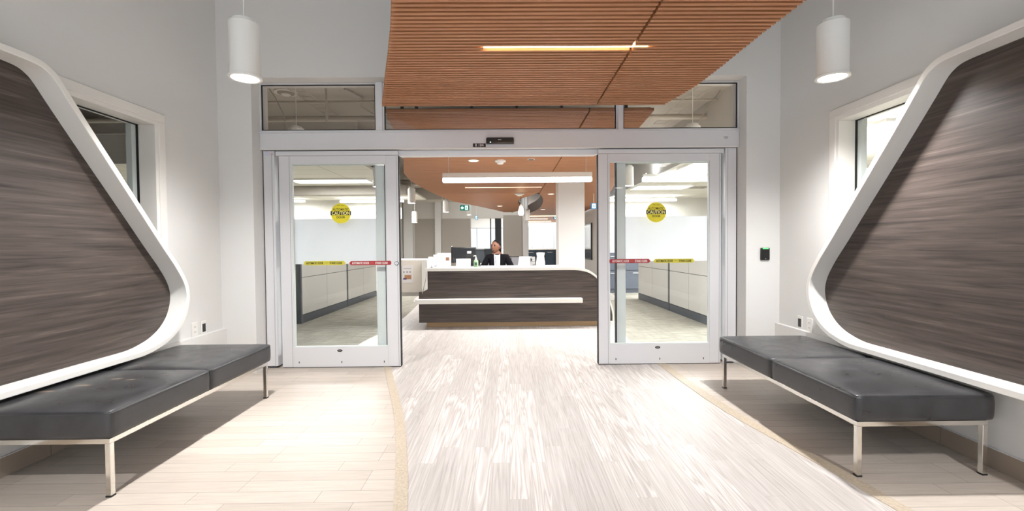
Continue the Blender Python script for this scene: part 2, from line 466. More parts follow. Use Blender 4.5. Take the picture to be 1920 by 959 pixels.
# side windows
def side_window(name, s, X, label):
    w = sthing(name, label, 'window', (X, 2.3, WZ0))
    xo = X+.022*(-s)      # casing proud of the wall, s = -1 left wall, +1 right wall
    a, b = sorted((X-.0003*s, X-.016*s))
    c = MB()
    o = .066
    for (y0, y1, z0, z1) in ((WY0-o, WY1+o, WZ1, WZ1+o), (WY0-o, WY1+o, WZ0-o, WZ0), (WY0-o, WY0, WZ0, WZ1), (WY1, WY1+o, WZ0, WZ1)):
        c.box(a, b, y0, y1, z0, z1)
    c.build('casing', TRIMW, w, bevel=.004)
    a, b = sorted((X+.178*s, X-.008*s)); r = MB(); t = .03
    for (y0, y1, z0, z1) in ((WY0, WY1, WZ1-t, WZ1), (WY0, WY1, WZ0, WZ0+t), (WY0, WY0+t, WZ0+t, WZ1-t), (WY1-t, WY1, WZ0+t, WZ1-t)):
        r.box(a, b, y0, y1, z0, z1)
    r.build('jamb', TRIMW, w, bevel=.002)
    a, b = sorted((X+.135*s, X+.12*s)); t2 = .036; g = MB()
    for (y0, y1, z0, z1) in ((WY0+t, WY1-t, WZ1-t-.006, WZ1-t), (WY0+t, WY1-t, WZ0+t, WZ0+t+.006), (WY0+t, WY0+t+.006, WZ0+t, WZ1-t), (WY1-t-.006, WY1-t, WZ0+t, WZ1-t)):
        g.box(a, b, y0, y1, z0, z1)
    g.build('gasket', RUBBER, w)
    a, b = sorted((X+.131*s, X+.125*s))
    box(a, b, WY0+t+.006, WY1-t-.006, WZ0+t+.006, WZ1-t-.006).build('glass_pane', GLASS, w)
    a, b = sorted((X+.178*s, X+.135*s))
    box(a, b, WY1-t-.045, WY1-t, WZ0+t, WZ1-t).build('stop_bead', ALUG, w)
side_window('window_1', -1, XL-LG, 'white framed window behind the left curved wall panel looking into a dim room')
side_window('window_2', 1, XR+LG, 'white framed window behind the right curved wall panel looking onto bright ceiling tiles')

# ------------------------------------------------------------------ curved wall panels
corner = [(.9, 2.182), (1.5, 2.182), (2.0, 2.182), (2.25, 2.182), (2.34, 2.182), (2.40, 2.181), (2.46, 2.175), (2.50, 2.158), (2.54, 2.125), (2.61, 2.035), (2.75, 1.858), (2.93, 1.635), (3.10, 1.425), (3.20, 1.30), (3.28, 1.20), (3.345, 1.122),
          (3.40, 1.055), (3.47, .955), (3.505, .88), (3.515, .81), (3.50, .735), (3.46, .655), (3.39, .585), (3.30, .535), (3.20, .505), (3.12, .491), (3.04, .487), (2.8, .487), (2.3, .487), (1.6, .487), (1.0, .487), (.75, .487)]
near = [(.62, .488), (.52, .495), (.43, .52), (.36, .57), (.31, .64), (.29, .74), (.29, .9), (.29, 1.3), (.29, 1.75), (.29, 1.92), (.31, 2.02), (.36, 2.10), (.43, 2.15), (.52, 2.175), (.65, 2.182)]
def curved_panel(name, s, X, dy, label, lw):
    """s=-1 on the left wall, +1 on the right; X is the wall face"""
    inner = smooth_line([(y+dy, z) for y, z in corner+near], 6, closed=True)
    outer = offset(inner, .036)
    if abs(outer[0][1]) < inner[0][1]: outer = offset(inner, -.036)
    p = thing(name, label, 'wall panel', (X, 2+dy, .45))
    a, b = sorted((X+LG*s, X-.16*s))
    MB().band(inner, outer, 'X', a, b).build('frame', WHITE, p, bevel=.003)
    a, b = sorted((X+(LG-.001)*s, X-.03*s))
    MB().prism(offset(inner, .002 if outer[0][1] > 0 else 0), 'X', a, b).build('wood_panel', LAM, p)
    return p
curved_panel('wall_panel', -1, XL, 0, 'rounded dark wood panel in a white frame above the bench on the left', None)
curved_panel('wall_panel', 1, XR, .022, 'rounded dark wood panel in a white frame above the bench on the right', None)

# ------------------------------------------------------------------ entrance door unit
YT = 4.385    # transom frame face
hd = thing('door_header', 'long brushed aluminium header box spanning above both sliding doors', 'door header', (-.07, 4.385, 2.134))
box(-2.383, 2.260, 4.385, 4.56, 2.138, 2.292).build('housing', ALU, hd, bevel=.002)
box(-2.384, 2.261, 4.377, 4.40, 2.292, 2.305).build('cover_lip', ALU, hd)
box(-2.383, 2.260, 4.378, 4.40, 2.131, 2.139).build('lower_lip', TRIMW, hd)
box(-2.37, -2.335, 4.383, 4.386, 2.147, 2.155).build('maker_plate', PLASTICW, hd)
box(2.11, 2.15, 4.383, 4.386, 2.226, 2.230).build('maker_mark', DARKGREY, hd)
box(2.115, 2.145, 4.383, 4.386, 2.214, 2.217).build('maker_mark', DARKGREY, hd)
# inner track seen in the opening
box(-1.06, .875, 4.47, 4.56, 2.083, 2.091).build('track_rail', ALU, hd)
box(-2.28, 2.15, 4.470, 4.56, 2.091, 2.135).build('track_housing', ALU, hd)

MULL = [(-1.259, -1.200), (1.076, 1.121)]
def frame_ring(m, x0, x1, z0, z1, y0, y1, t):
    m.box(x0, x1, y0, y1, z1-t, z1).box(x0, x1, y0, y1, z0, z0+t).box(x0, x0+t, y0, y1, z0+t, z1-t).box(x1-t, x1, y0, y1, z0+t, z1-t)
    return m
spans = [(-2.385, -1.259, 'left transom window above the sliding doors showing a dim ceiling'),
         (-1.200, 1.076, 'wide middle transom window crossed by the slatted wood ceiling'),
         (1.121, 2.262, 'right transom window above the sliding doors showing pipes and a pendant')]
for i, (x0, x1, lb) in enumerate(spans):
    w = sthing('window_%d' % (i+3), lb, 'window', (x0, YT, 2.306))
    frame_ring(MB(), x0, x1, 2.306, 2.773, YT+.012, YT+.09, .013).build('frame', ALU, w)
    frame_ring(MB(), x0+.013, x1-.013, 2.319, 2.760, YT+.022, YT+.03, .009).build('gasket', RUBBER, w)
    box(x0+.022, x1-.022, YT+.024, YT+.030, 2.328, 2.751).build('glass_pane', GLASST, w)
struct(box(MULL[0][0], MULL[0][1], YT-.01, YT+.1, 2.306, 2.774).build('trim_7', ALU, bevel=.002), 'aluminium mullion left of the slatted ceiling in the transom', 'mullion')
struct(box(MULL[1][0], MULL[1][1], YT-.01, YT+.1, 2.306, 2.774).build('trim_8', ALU, bevel=.002), 'aluminium mullion right of the slatted ceiling joint in the transom', 'mullion')

def jamb(name, s, xa, xb, label):
    j = sthing(name, label, 'door jamb', ((xa+xb)/2, 4.42, 0))
    lo, hi = sorted((xa+.010*s, xb))
    box(lo, hi, 4.42, 4.56, .02, 2.13).build('post', ALU, j, bevel=.003)
    a, b = sorted((xa, xa+.008*s)); box(a, b, 4.43, 4.436, .03, 2.13).build('gasket', RUBBER, j)
    a, b = sorted((xb-.025*s, xb-.022*s)); box(a, b, 4.4185, 4.421, .03, 2.13).build('reveal_line', ALUD, j)
    box(lo+.015, hi-.02, 4.43, 4.55, .0, .02).build('foot_bracket', DARKGREY, j)
    return j
J9 = jamb('trim_9', 1, -2.384, -2.268, 'grey aluminium jamb left of the left sliding door')
jamb('trim_10', -1, 2.261, 2.142, 'grey aluminium jamb right of the right sliding door')

wl = box(-2.355, -2.275, 4.4165, 4.4185, 2.085, 2.122).build('warning_label', mat('pale_label', (214, 214, 226), .5), J9)
MB().prism([(-2.296, 2.091), (-2.278, 2.091), (-2.287, 2.108)], 'Y', 4.4155, 4.4165).build('warning_triangle', mat('orange_ink', (214, 150, 70), .5), wl)
def rail_set(parent, x0, x1, z0, z1, y0, y1, sl, sr, top, bot, mt):
    box(x0, x0+sl, y0, y1, z0, z1).build('stile', mt, parent, bevel=.002)
    box(x1-sr, x1, y0, y1, z0, z1).build('stile', mt, parent, bevel=.002)
    box(x0+sl, x1-sr, y0+.0005, y1, z1-top, z1).build('top_rail', mt, parent)
    box(x0+sl, x1-sr, y0+.0005, y1, z0, z0+bot).build('bottom_rail', mt, parent)
    g = MB(); frame_ring(g, x0+sl, x1-sr, z0+bot, z1-top, y0+.008, y1-.008, .008); g.build('glazing_bead', ALUG, parent)

def sidelite(name, x0, x1, s, label):
    w = sthing(name, label, 'window', ((x0+x1)/2, 4.5, 0))
    # s=+1: the free stile is at x1 (left unit)
    sl, sr = (.03, .085) if s > 0 else (.085, .03)
    rail_set(w, x0, x1, .02, 2.07, 4.50, 4.545, sl, sr, .06, .15, ALUG)
    gx0, gx1 = x0+sl+.008, x1-sr-.008
    box(gx0, gx1, 4.520, 4.526, .178, 2.002).build('glass_pane', GLASS, w)
    box(gx0, gx1, 4.5265, 4.5275, 1.018, 1.47).build('frosted_film', FILM, w)
    e = x1 if s > 0 else x0
    a, b = sorted((e, e+.012*s))
    box(a, b, 4.492, 4.54, .05, 2.06).build('weather_brush', RUBBER, w)
sidelite('window_6', -2.266, -1.222, 1, 'fixed sidelight with frosted band behind the left sliding door')
sidelite('window_7', 1.088, 2.14, -1, 'fixed sidelight with frosted band behind the right sliding door')

YELLOW = mat('yellow_sticker_vinyl', (236, 222, 48), .4)
YELLOW2 = mat('ochre_yellow_strip_vinyl', (205, 195, 70), .4)
REDS = mat('red_strip_vinyl', (165, 42, 52), .4)
INK = mat('black_ink', (30, 26, 8), .6); WINK = mat('pale_ink', (235, 225, 220), .6); YINK = mat('yellow_ink', (245, 238, 150), .6); SALMON = mat('salmon_ink', (215, 110, 95), .6)

def caution(parent, cx, cz, y):
    r = .0985; m = MB()
    poly = [(cx+r*cos(2*pi*i/48), cz+r*sin(2*pi*i/48)) for i in range(48)]
    st = MB().prism(poly, 'Y', y-.0008, y).build('caution_sticker', YELLOW, parent); st['label'] = 'round yellow caution sticker'
    box(cx-.1, cx+.1, y-.0013, y-.0008, cz-.018, cz+.022).build('black_band', INK, st)
    text('lettering', 'AUTOMATIC', .034, INK, st, (cx, y-.0014, cz+.039), bold=.0001, xscale=.80)
    text('lettering', 'CAUTION', .046, YINK, st, (cx, y-.0018, cz+.002), bold=.0012, xscale=.86)
    text('lettering', 'DOOR', .030, INK, st, (cx, y-.0014, cz-.038), bold=.0006, xscale=.92)
    # the line above is too small to read: a row of short strokes
    b = MB()
    for i in range(9):
        if i != 4: b.box(cx-.034+i*.0077, cx-.029+i*.0077, y-.0012, y-.0008, cz+.072, cz+.077)
    b.build('small_print', INK, st)
def strip_sign(parent, x0, x1, z, y, base, ink, barm, pl, pr, label):
    h = .02; r = .018
    poly = [(x0+(r if pl else .008), z-h), (x1-(r if pr else .008), z-h), (x1, z-(0 if pr else .010)), (x1, z+(0 if pr else .010)), (x1-(r if pr else .008), z+h), (x0+(r if pl else .008), z+h), (x0, z+(0 if pl else .010)), (x0, z-(0 if pl else .010))]
    st = MB().prism(poly, 'Y', y-.0008, y).build('strip_sticker', base, parent); st['label'] = label
    L = x1-x0
    text('lettering', 'AUTOMATIC DOOR', .030, ink, st, (x0+L*.27, y-.0014, z), xscale=.61, bold=.0009)
    text('lettering', 'STAND CLEAR', .030, ink, st, (x0+L*.77, y-.0014, z), xscale=.63, bold=.0009)
    if ink is INK: box(x0+L*.50, x0+L*.59, y-.0013, y-.0008, z-.001, z+.001).build('dash', barm, st)
    else:
        b = MB().box(x0+L*.49, x0+L*.59, y-.0013, y-.0008, z+.003, z+.006).box(x0+L*.49, x0+L*.59, y-.0013, y-.0008, z-.006, z-.003); b.build('dash', barm, st)

def sliding(name, x0, x1, s, label):
    d = sthing(name, label, 'sliding door', ((x0+x1)/2, 4.42, 0))
    Y0, Y1 = 4.42, 4.465
    sl, sr = (.118, .122) if s > 0 else (.108, .110)
    # panel proper
    rail_set(d, x0, x1, .008, 2.078, Y0, Y1, sl, sr, .073, .195, ALU)
    box(x0+.004 if s < 0 else x0-.03, x1+.03 if s < 0 else x1-.004, Y0+.004, Y1, 2.082, 2.125).build('hanger_cover', ALU, d)
    gx0, gx1 = x0+sl+.008, x1-sr-.008
    box(gx0, gx1, 4.440, 4.446, .211, 1.997).build('glass_pane', GLASS, d)
    e = x1 if s > 0 else x0
    a, b = sorted((e, e+.008*s)); box(a, b, Y0+.002, Y1, .01, 2.075).build('edge_seal', RUBBER, d)
    # lines on the stiles: narrow dark reveals
    for xx in ((x0+sl*.86, x1-sr*.14) if True else ()):
        box(xx-.0015, xx+.0015, Y0-.0008, Y0, .01, 2.075).build('reveal_line', ALUD, d)
    box(x0, x1, Y0+.01, Y1-.01, .0, .010).build('floor_sweep', RUBBER, d)
    for f in (.14, .5, .86):
        xx = x0+(x1-x0)*f; box(xx-.004, xx+.004, Y0-.0015, Y0, .045, .065).build('set_screw', DARKGREY, d)
    cx = (gx0+gx1)/2+(-.015 if s > 0 else -.02)
    ov = [(cx+.026*cos(2*pi*i/24), .168+.0125*sin(2*pi*i/24)) for i in range(24)]
    e = MB().prism(ov, 'Y', Y0-.0012, Y0).build('oval_badge', INK, d)
    bb = MB()
    for q in range(3): bb.box(cx-.014+q*.010, cx-.007+q*.010, Y0-.0018, Y0-.0012, .164, .172)
    bb.build('badge_mark', ALUD, e)
    return d
YS = 4.4395
d1 = sliding('door_1', -2.225, -1.066, 1, 'left aluminium and glass sliding door pushed open to the left')
caution(d1, -1.637, 1.518, YS)
strip_sign(d1, -2.012, -1.598, 1.031, YS, YELLOW2, INK, INK, True, True, 'yellow strip sticker with black lettering')
strip_sign(d1, -1.556, -1.145, 1.029, Y if False else 4.4190, REDS, WINK, SALMON, True, False, 'red strip sticker with pale lettering')
lk = MB(); n = 24
lk.prism([(-1.071-.021+.019*cos(2*pi*i/n)+.0, 1.024+.019*sin(2*pi*i/n)) for i in range(n)], 'Y', 4.412, 4.42); lko = lk.build('lock_cylinder', DARKGREY, d1)
MB().prism([(-1.092+.014*cos(2*pi*i/n), 1.024+.014*sin(2*pi*i/n)) for i in range(n)], 'Y', 4.409, 4.4125).build('lock_face', CHROME, lko)
box(-1.0935, -1.0905, 4.4083, 4.409, 1.017, 1.031).build('keyway', RUBBER, lko)
d2 = sliding('door_2', .890, 2.098, -1, 'right aluminium and glass sliding door pushed open to the right')
caution(d2, 1.466, 1.505, YS)
strip_sign(d2, .999, 1.403, 1.026, 4.4190, REDS, WINK, SALMON, False, True, 'red strip sticker with pale lettering')
strip_sign(d2, 1.438, 1.846, 1.024, YS, YELLOW2, INK, INK, True, True, 'yellow strip sticker with black lettering')

# sensor and room number on the header
s = thing('motion_sensor', 'black motion sensor bar mounted on the aluminium header above the doorway', 'motion sensor', (-.068, 4.385, 2.17))
pl = [(-.201, 2.170), (.066, 2.170), (.066, 2.222), (.058, 2.230), (-.193, 2.230), (-.201, 2.222)]
MB().prism(pl, 'Y', 4.350, 4.3845).build('housing', BLACK, s, bevel=.004)
box(-.193, .058, 4.3485, 4.3505, 2.174, 2.186).build('lens_strip', mat('smoked_lens', (50, 50, 56), .15), s)
MB().prism([(-.160+.004*cos(i*pi/6), 2.184+.004*sin(i*pi/6)) for i in range(12)], 'Y', 4.3465, 4.3485).build('status_light', WHITELED, s)
box(-.088, -.056, 4.3485, 4.3502, 2.205, 2.210).build('maker_mark', PLASTICW, s)
s = thing('room_number_sign', 'small black room number sign B 104 on the header beside the sensor', 'sign', (-.27, 4.385, 2.14))
box(-.330, -.207, 4.3805, 4.3845, 2.146, 2.180).build('plate', BLACK, s)
text('lettering', 'B 104', .034, WINK, s, (-.268, 4.380, 2.163), bold=.0006, xscale=1.05)

# small devices on the walls
def wall_plate(name, label, cat, X, s, y, z, kind):
    t = thing(name, label, cat, (X, y, z-.06))
    a, b = sorted((X, X-.007*s)); box(a, b, y-.036, y+.036, z-.06, z+.06).build('cover_plate', PLASTICW, t, bevel=.003)
    a, b = sorted((X-.007*s, X-.009*s))
    if kind == 'dark': 
        box(a, b, y-.02, y+.02, z-.036, z+.036).build('dark_insert', BLACK, t)
    else:
        for dz in (-.022, .022):
            r = box(a, b, y-.017, y+.017, z+dz-.015, z+dz+.015).build('socket', PLASTICW, t, bevel=.001)
            c, d = sorted((X-.009*s, X-.0095*s))
            MB().box(c, d, y-.008, y-.005, z+dz-.006, z+dz+.006).box(c, d, y+.005, y+.008, z+dz-.006, z+dz+.006).build('slot', BLACK, r)
wall_plate('power_outlet', 'white double power outlet low on the left wall beside the curved panel', 'outlet', XL-LG, -1, 3.875, .49, 'out')
wall_plate('switch_plate', 'white wall plate with black insert low on the left wall near the corner', 'wall plate', XL-LG, -1, 3.99, .485, 'dark')
wall_plate('switch_plate', 'white wall plate with black insert low on the right wall near the corner', 'wall plate', XR+LG, 1, 3.945, .485, 'dark')
wall_plate('power_outlet', 'white double power outlet low on the right wall beside the curved panel', 'outlet', XR+LG, 1, 3.815, .485, 'out')
t = thing('card_reader', 'black card reader with green light on the wall right of the doors', 'card reader', (2.435, YB, 1.03))
box(2.394, 2.478, YB-.022, YB-.0005, 1.032, 1.147).build('body', BLACK, t, bevel=.006)
box(2.410, 2.462, YB-.0235, YB-.016, 1.136, 1.144).build('light_bar', GREENLED, t)
box(2.433, 2.439, YB-.0235, YB-.022, 1.042, 1.047).build('badge', PLASTICW, t)

# ------------------------------------------------------------------ slatted ceilings
JX, GAP = .838, .008
def slats(m, y0, y1, xl, xr, lo=None, hi=None, pitch=.045, z0=2.50, h=.030, w=.0245, skip=()):
    y = y0
    while y < y1-.01:
        a = xl(y) if lo is None else max(xl(y), lo); b = xr(y) if hi is None else min(xr(y), hi)
        if b-a > .03 and not any(p-.03 < y < p+.03 for p in skip): m.box(a, b, y, y+w, z0, z0+h)
        y += pitch
    return m
def interp(tab):
    def f(y):
        if y <= tab[0][0]: return tab[0][1]
        for (a, va), (b, vb) in zip(tab, tab[1:]):
            if y <= b: return va+(vb-va)*(y-a)/(b-a)
        return tab[-1][1]
    return f
L1 = interp([(0.2, -.50), (1.2, -.48), (1.9, -.52), (2.43, -.61), (2.72, -.69), (3.09, -.803), (3.58, -.96), (4.0, -1.09), (4.22, -1.16)])
R1 = interp([(0.2, 1.75), (1.5, 1.70), (2.43, 1.62), (2.8, 1.600), (3.3, 1.592), (3.73, 1.575), (4.0, 1.53), (4.25, 1.475)])
v = thing('slatted_ceiling_panel', 'orange wood slatted ceiling panel hanging over the entrance vestibule', 'ceiling panel', (0, 2.2, 2.5))
YL = 2.997
slats(MB().box(L1(3.01), -.153, 3.01, 3.0345, 2.50, 2.53), .22, 4.26, L1, R1, hi=JX-GAP, skip=(YL+.012,)).build('slats', SLAT, v)
slats(MB(), .22, 4.26, L1, R1, lo=JX+GAP, skip=()).build('slats', SLAT, v)
ys = [.2+.1*i for i in range(40)]
MB().strip([(L1(y)+.03, y) for y in ys], [(R1(y)-.03, y) for y in ys], 2.531, 2.536).build('backing', SLATBACK, v)
box(-.15, JX+.10, YL-.012, YL+.020, 2.503, 2.530).build('light_strip', LIGHTS, v)
hg = MB()
for (x, y) in ((-.3, 1.2), (1.4, 1.2), (-.5, 3.2), (1.4, 3.2)): hg.tube([(x, y, 2.536), (x, y, 3.9)], .003, 6)
hg.build('hanger_wires', ALUD, v)

L2 = interp([(4.43, -1.20), (5.2, -1.28), (6.55, -1.50), (8.13, -1.86), (9.1, -1.95), (10.6, -1.90), (12, -1.78), (13.4, -1.6), (15.3, -.93), (16.8, -.45), (17.8, -.18)])
R2 = interp([(4.43, 1.445), (5.15, 1.49), (6, 1.62), (7, 1.85), (8, 2.05), (9, 2.2), (12, 2.7), (16, 3.05)])
ho = [(11.4, .74), (12.0, .60), (12.6, .40), (13.4, .32), (14.4, .36), (15.6, .5), (16.6, .5), (17.6, .3), (18.4, .12)]   # left side of the hole
HOL = interp(smooth_line(ho, 6)); HOR = interp(smooth_line([(11.4, .74), (11.7, .84), (12.3, .94), (13.2, 1.04), (14.3, 1.10), (15.5, 1.13), (16.6, 1.11), (17.5, 1.03), (18.2, .94), (19.4, .84)], 6))
o = thing('slatted_ceiling_panel', 'orange wood slatted ceiling panel inside above the reception desk', 'ceiling panel', (0, 8, 2.5))
skip1 = (10.25,)
m = MB().box(L2(10.24), -.962, 10.24, 10.2645, 2.50, 2.53); slats(m, 4.435, 11.4, L2, R2, hi=JX-.035, skip=skip1)
slats(m, 11.4, 18.0, L2, lambda y: min(HOL(y), JX-.035), pitch=.06, w=.04)
m.build('slats', SLAT, o)
m = MB(); slats(m, 4.435, 11.4, L2, R2, lo=JX-.018)
slats(m, 11.4, 19.4, lambda y: max(HOR(y), JX-.018), R2, pitch=.06, w=.04)
slats(m, 19.4, 26.5, lambda y: .95, lambda y: 3.05, pitch=.08, w=.055)
m.build('slats', SLAT, o)
ys = [4.44+.2*i for i in range(36)]
bk = MB().strip([(L2(y)+.03, y) for y in ys], [(R2(y)-.03, y) for y in ys], 2.531, 2.536)
ys = [11.38+.2*i for i in range(34)]
bk.strip([(L2(y)+.03, y) for y in ys], [(min(HOL(y), JX)-.02, y) for y in ys], 2.531, 2.536)
ys = [11.38+.2*i for i in range(41)]
bk.strip([(HOR(y)+.02, y) for y in ys], [(R2(y)-.03, y) for y in ys], 2.531, 2.536)
bk.box(.97, 3.0, 19.4, 26.5, 2.531, 2.536)
bk.build('backing', SLATBACK, o)
# fascia round the hole
hl = [(HOL(y), y) for y in [11.4+.1*i for i in range(69)]]; hr = [(HOR(y), y) for y in [11.4+.1*i for i in range(80)]]
f = MB().strip([(x-.01, y) for x, y in hr], hr, 2.50, 2.86).strip(hl, [(x+.01, y) for x, y in hl], 2.50, 2.58); f.build('opening_rim', mat('dark_bronze_fascia', (70, 54, 44), .7), o)
box(-.96, .77, 10.235, 10.265, 2.503, 2.530).build('light_strip', LIGHTS, o)
for (xa, xb, yy) in ((1.0, 2.2, 20.4), (1.1, 2.0, 22.6), (1.1, 2.4, 25.0)):
    box(xa, xb, yy, yy+.08, 2.490, 2.4995).build('light_strip', LIGHTS, o)

def round_light(name, px, py, label, r, em, group=None):
    d = at(px, py, 1); k = (2.497-CH)/(d.z-CH); p = Vector((d.x*k, k, 2.497))
    t = thing(name, label, 'ceiling light', (p.x, p.y, 2.49), group)
    MB().lathe(p.x, p.y, [(r*1.2, 2.491), (r*1.2, 2.499)], 24).build('trim_ring', PLASTICW, t)
    MB().lathe(p.x, p.y, [(r, 2.488), (r, 2.491)], 24).build('lens', em, t)
DLENS = mat('downlight_lens', (255, 245, 235), .4, emit=1.2, ecol=(255, 240, 225))
OFFLENS = mat('dark_downlight_lens', (60, 52, 46), .3)
round_light('recessed_downlight', 888, 301, 'round white downlight in the slatted ceiling left of the smoke detector', .07, DLENS)
round_light('recessed_downlight', 996, 299, 'small dark round fitting in the slatted ceiling just right of the smoke detector', .045, OFFLENS)
round_light('recessed_downlight', 1033, 364, 'round downlight in the slatted ceiling right of the ceiling joint and above the oval opening', .07, DLENS)
round_light('recessed_downlight', 1018, 393, 'distant round downlight right of the dark oval ceiling opening', .08, DLENS)
round_light('recessed_downlight', 937, 386.5, 'round downlight near the pointed end of the slatted ceiling', .08, DLENS)
def detector(px, py, label, r):
    d = at(px, py, 1); k = (2.49-CH)/(d.z-CH); x, y = d.x*k, k
    t = thing('smoke_detector', label, 'smoke detector', (x, y, 2.44))
    MB().lathe(x, y, [(r, 2.475), (r, 2.4995)], 24).build('base', PLASTICW, t, bevel=.004)
    MB().lathe(x, y, [(r*.45, 2.44), (r*.62, 2.455), (r*.62, 2.475)], 24).build('sensing_chamber', PLASTICW, t)
detector(938, 302, 'white ceiling smoke detector close inside the doorway', .085)
detector(974, 364, 'distant white ceiling detector beside the dark oval opening', .12)

# ------------------------------------------------------------------ pendants
def pendant(x, y, zb, top, label, group, dim=1):
    t = thing('pendant_light', label, 'pendant light', (x, y, zb), group)
    r = .089; h = .345
    MB().lathe(x, y, [(r-.004, zb+.012), (r, zb+.012), (r, zb+h-.004), (r-.004, zb+h), (r-.02, zb+h)], 40).build('cylinder_shade', WHITE, t, smooth=True)
    MB().band([(x+(r-.010)*cos(a), y+(r-.010)*sin(a)) for a in [2*pi*i/40 for i in range(40)]], [(x+(r+.009)*cos(a), y+(r+.009)*sin(a)) for a in [2*pi*i/40 for i in range(40)]], 'Z', zb, zb+.013).build('rim', WHITE, t, bevel=.002)
    MB().lathe(x, y, [(r-.010, zb+.003), (r-.010, zb+.010)], 32).build('diffuser', LIGHTW, t)
    MB().lathe(x, y, [(r-.022, zb+h), (r-.022, zb+h+.022), (r-.03, zb+h+.028), (.012, zb+h+.028)], 32).build('cap', WHITE, t, smooth=True)
    MB().tube([(x, y, zb+h+.025), (x, y, top)], .0045, 8).build('stem', WHITE, t)
    MB().lathe(x, y, [(.05, top-.02), (.05, top)], 24).build('canopy', WHITE, t)
    return t
def spot(x, y, z, watts, size=150, blend=1, col=(1, .99, .98), r=.06):
    L = bpy.data.lights.new('spot_beam', 'SPOT'); L.energy = watts; L.spot_size = radians(size); L.spot_blend = blend
    L.color = col; L.shadow_soft_size = r
    o = bpy.data.objects.new('spot_beam', L); COL.objects.link(o); o.location = (x, y, z); return o
p1 = pendant(-1.66, 2.9, 2.265, 3.9, 'white cylinder pendant light hanging above the bench on the left', None)
pendant(2.095, 2.9, 2.25, 3.9, 'white cylinder pendant light hanging above the bench on the right', None)
pendant(-1.66, .4, 2.265, 3.9, 'white cylinder pendant light over the left near part of the vestibule', None)
pendant(2.095, .4, 2.25, 3.9, 'white cylinder pendant light over the right near part of the vestibule', None)
VW = 238
spot(-1.66, 2.9, 2.262, VW); spot(2.095, 2.9, 2.247, VW)
spot(-1.66, .4, 2.262, VW*.85); spot(2.095, .4, 2.247, VW*.85)

inner = [(-2.50, 5.4, 2.25, 'inside, its top seen through the left transom'), (2.22, 5.4, 2.25, 'inside, its top seen through the right transom'),
         (-2.33, 8.15, 2.26, 'seen through the left door glass beside its stile'), (2.22, 8.25, 2.26, 'seen through the right door glass beside its stile'),
         (-2.27, 10.7, 2.20, 'nearest of those seen left in the open doorway'), (-3.6, 15.0, 2.10, 'at the far left in the doorway beside the light wall strip'),
         (-1.9, 13.9, 2.22, 'hanging between the near left one and the green exit sign'), (-3.05, 14.8, 1.95, 'low and distant in front of the grey wall panel'), (-1.45, 16.9, 2.33, 'just below the green exit sign')]
for x, y, z, lb in inner:
    pendant(x, y, z, 3.45, 'white cylinder pendant light '+lb, 'office pendants')

# ------------------------------------------------------------------ benches
def leg_mesh(x, y): return box(x-.0125, x+.0125, y-.0125, y+.0125, .006, .262)
def bench(x0, x1, y0, y1, label, mats):
    """outer frame footprint"""
    cx, cy = (x0+x1)/2, (y0+y1)/2
    t = thing('bench', label, 'bench', (cx, cy, 0))
    f = MB(); w = .025
    f.box(x0, x1, y0, y0+w, .258, .283).box(x0, x1, y1-w, y1, .258, .283).box(x0, x0+w, y0+w, y1-w, .258, .283).box(x1-w, x1, y0+w, y1-w, .258, .283)
    f.box(x0+w, x1-w, cy-.012, cy+.012, .258, .283)
    f.build('frame', CHROME, t, bevel=.0015)
    for x in (x0+.0125, x1-.0125):
        for y in (y0+.0125, y1-.0125):
            l = leg_mesh(x, y).build('leg', CHROME, t, bevel=.0015)
            box(x-.014, x+.014, y-.014, y+.014, .0, .008).build('foot_glide', RUBBER, l)
    e = .022
    for (ya, yb), mt in zip(((y0-e, cy-.002), (cy+.002, y1+e)), mats):
        c = cushion(x0-e, x1+e, ya, yb, .284, .428, (cx, cy, 0), mt, t)
    return t
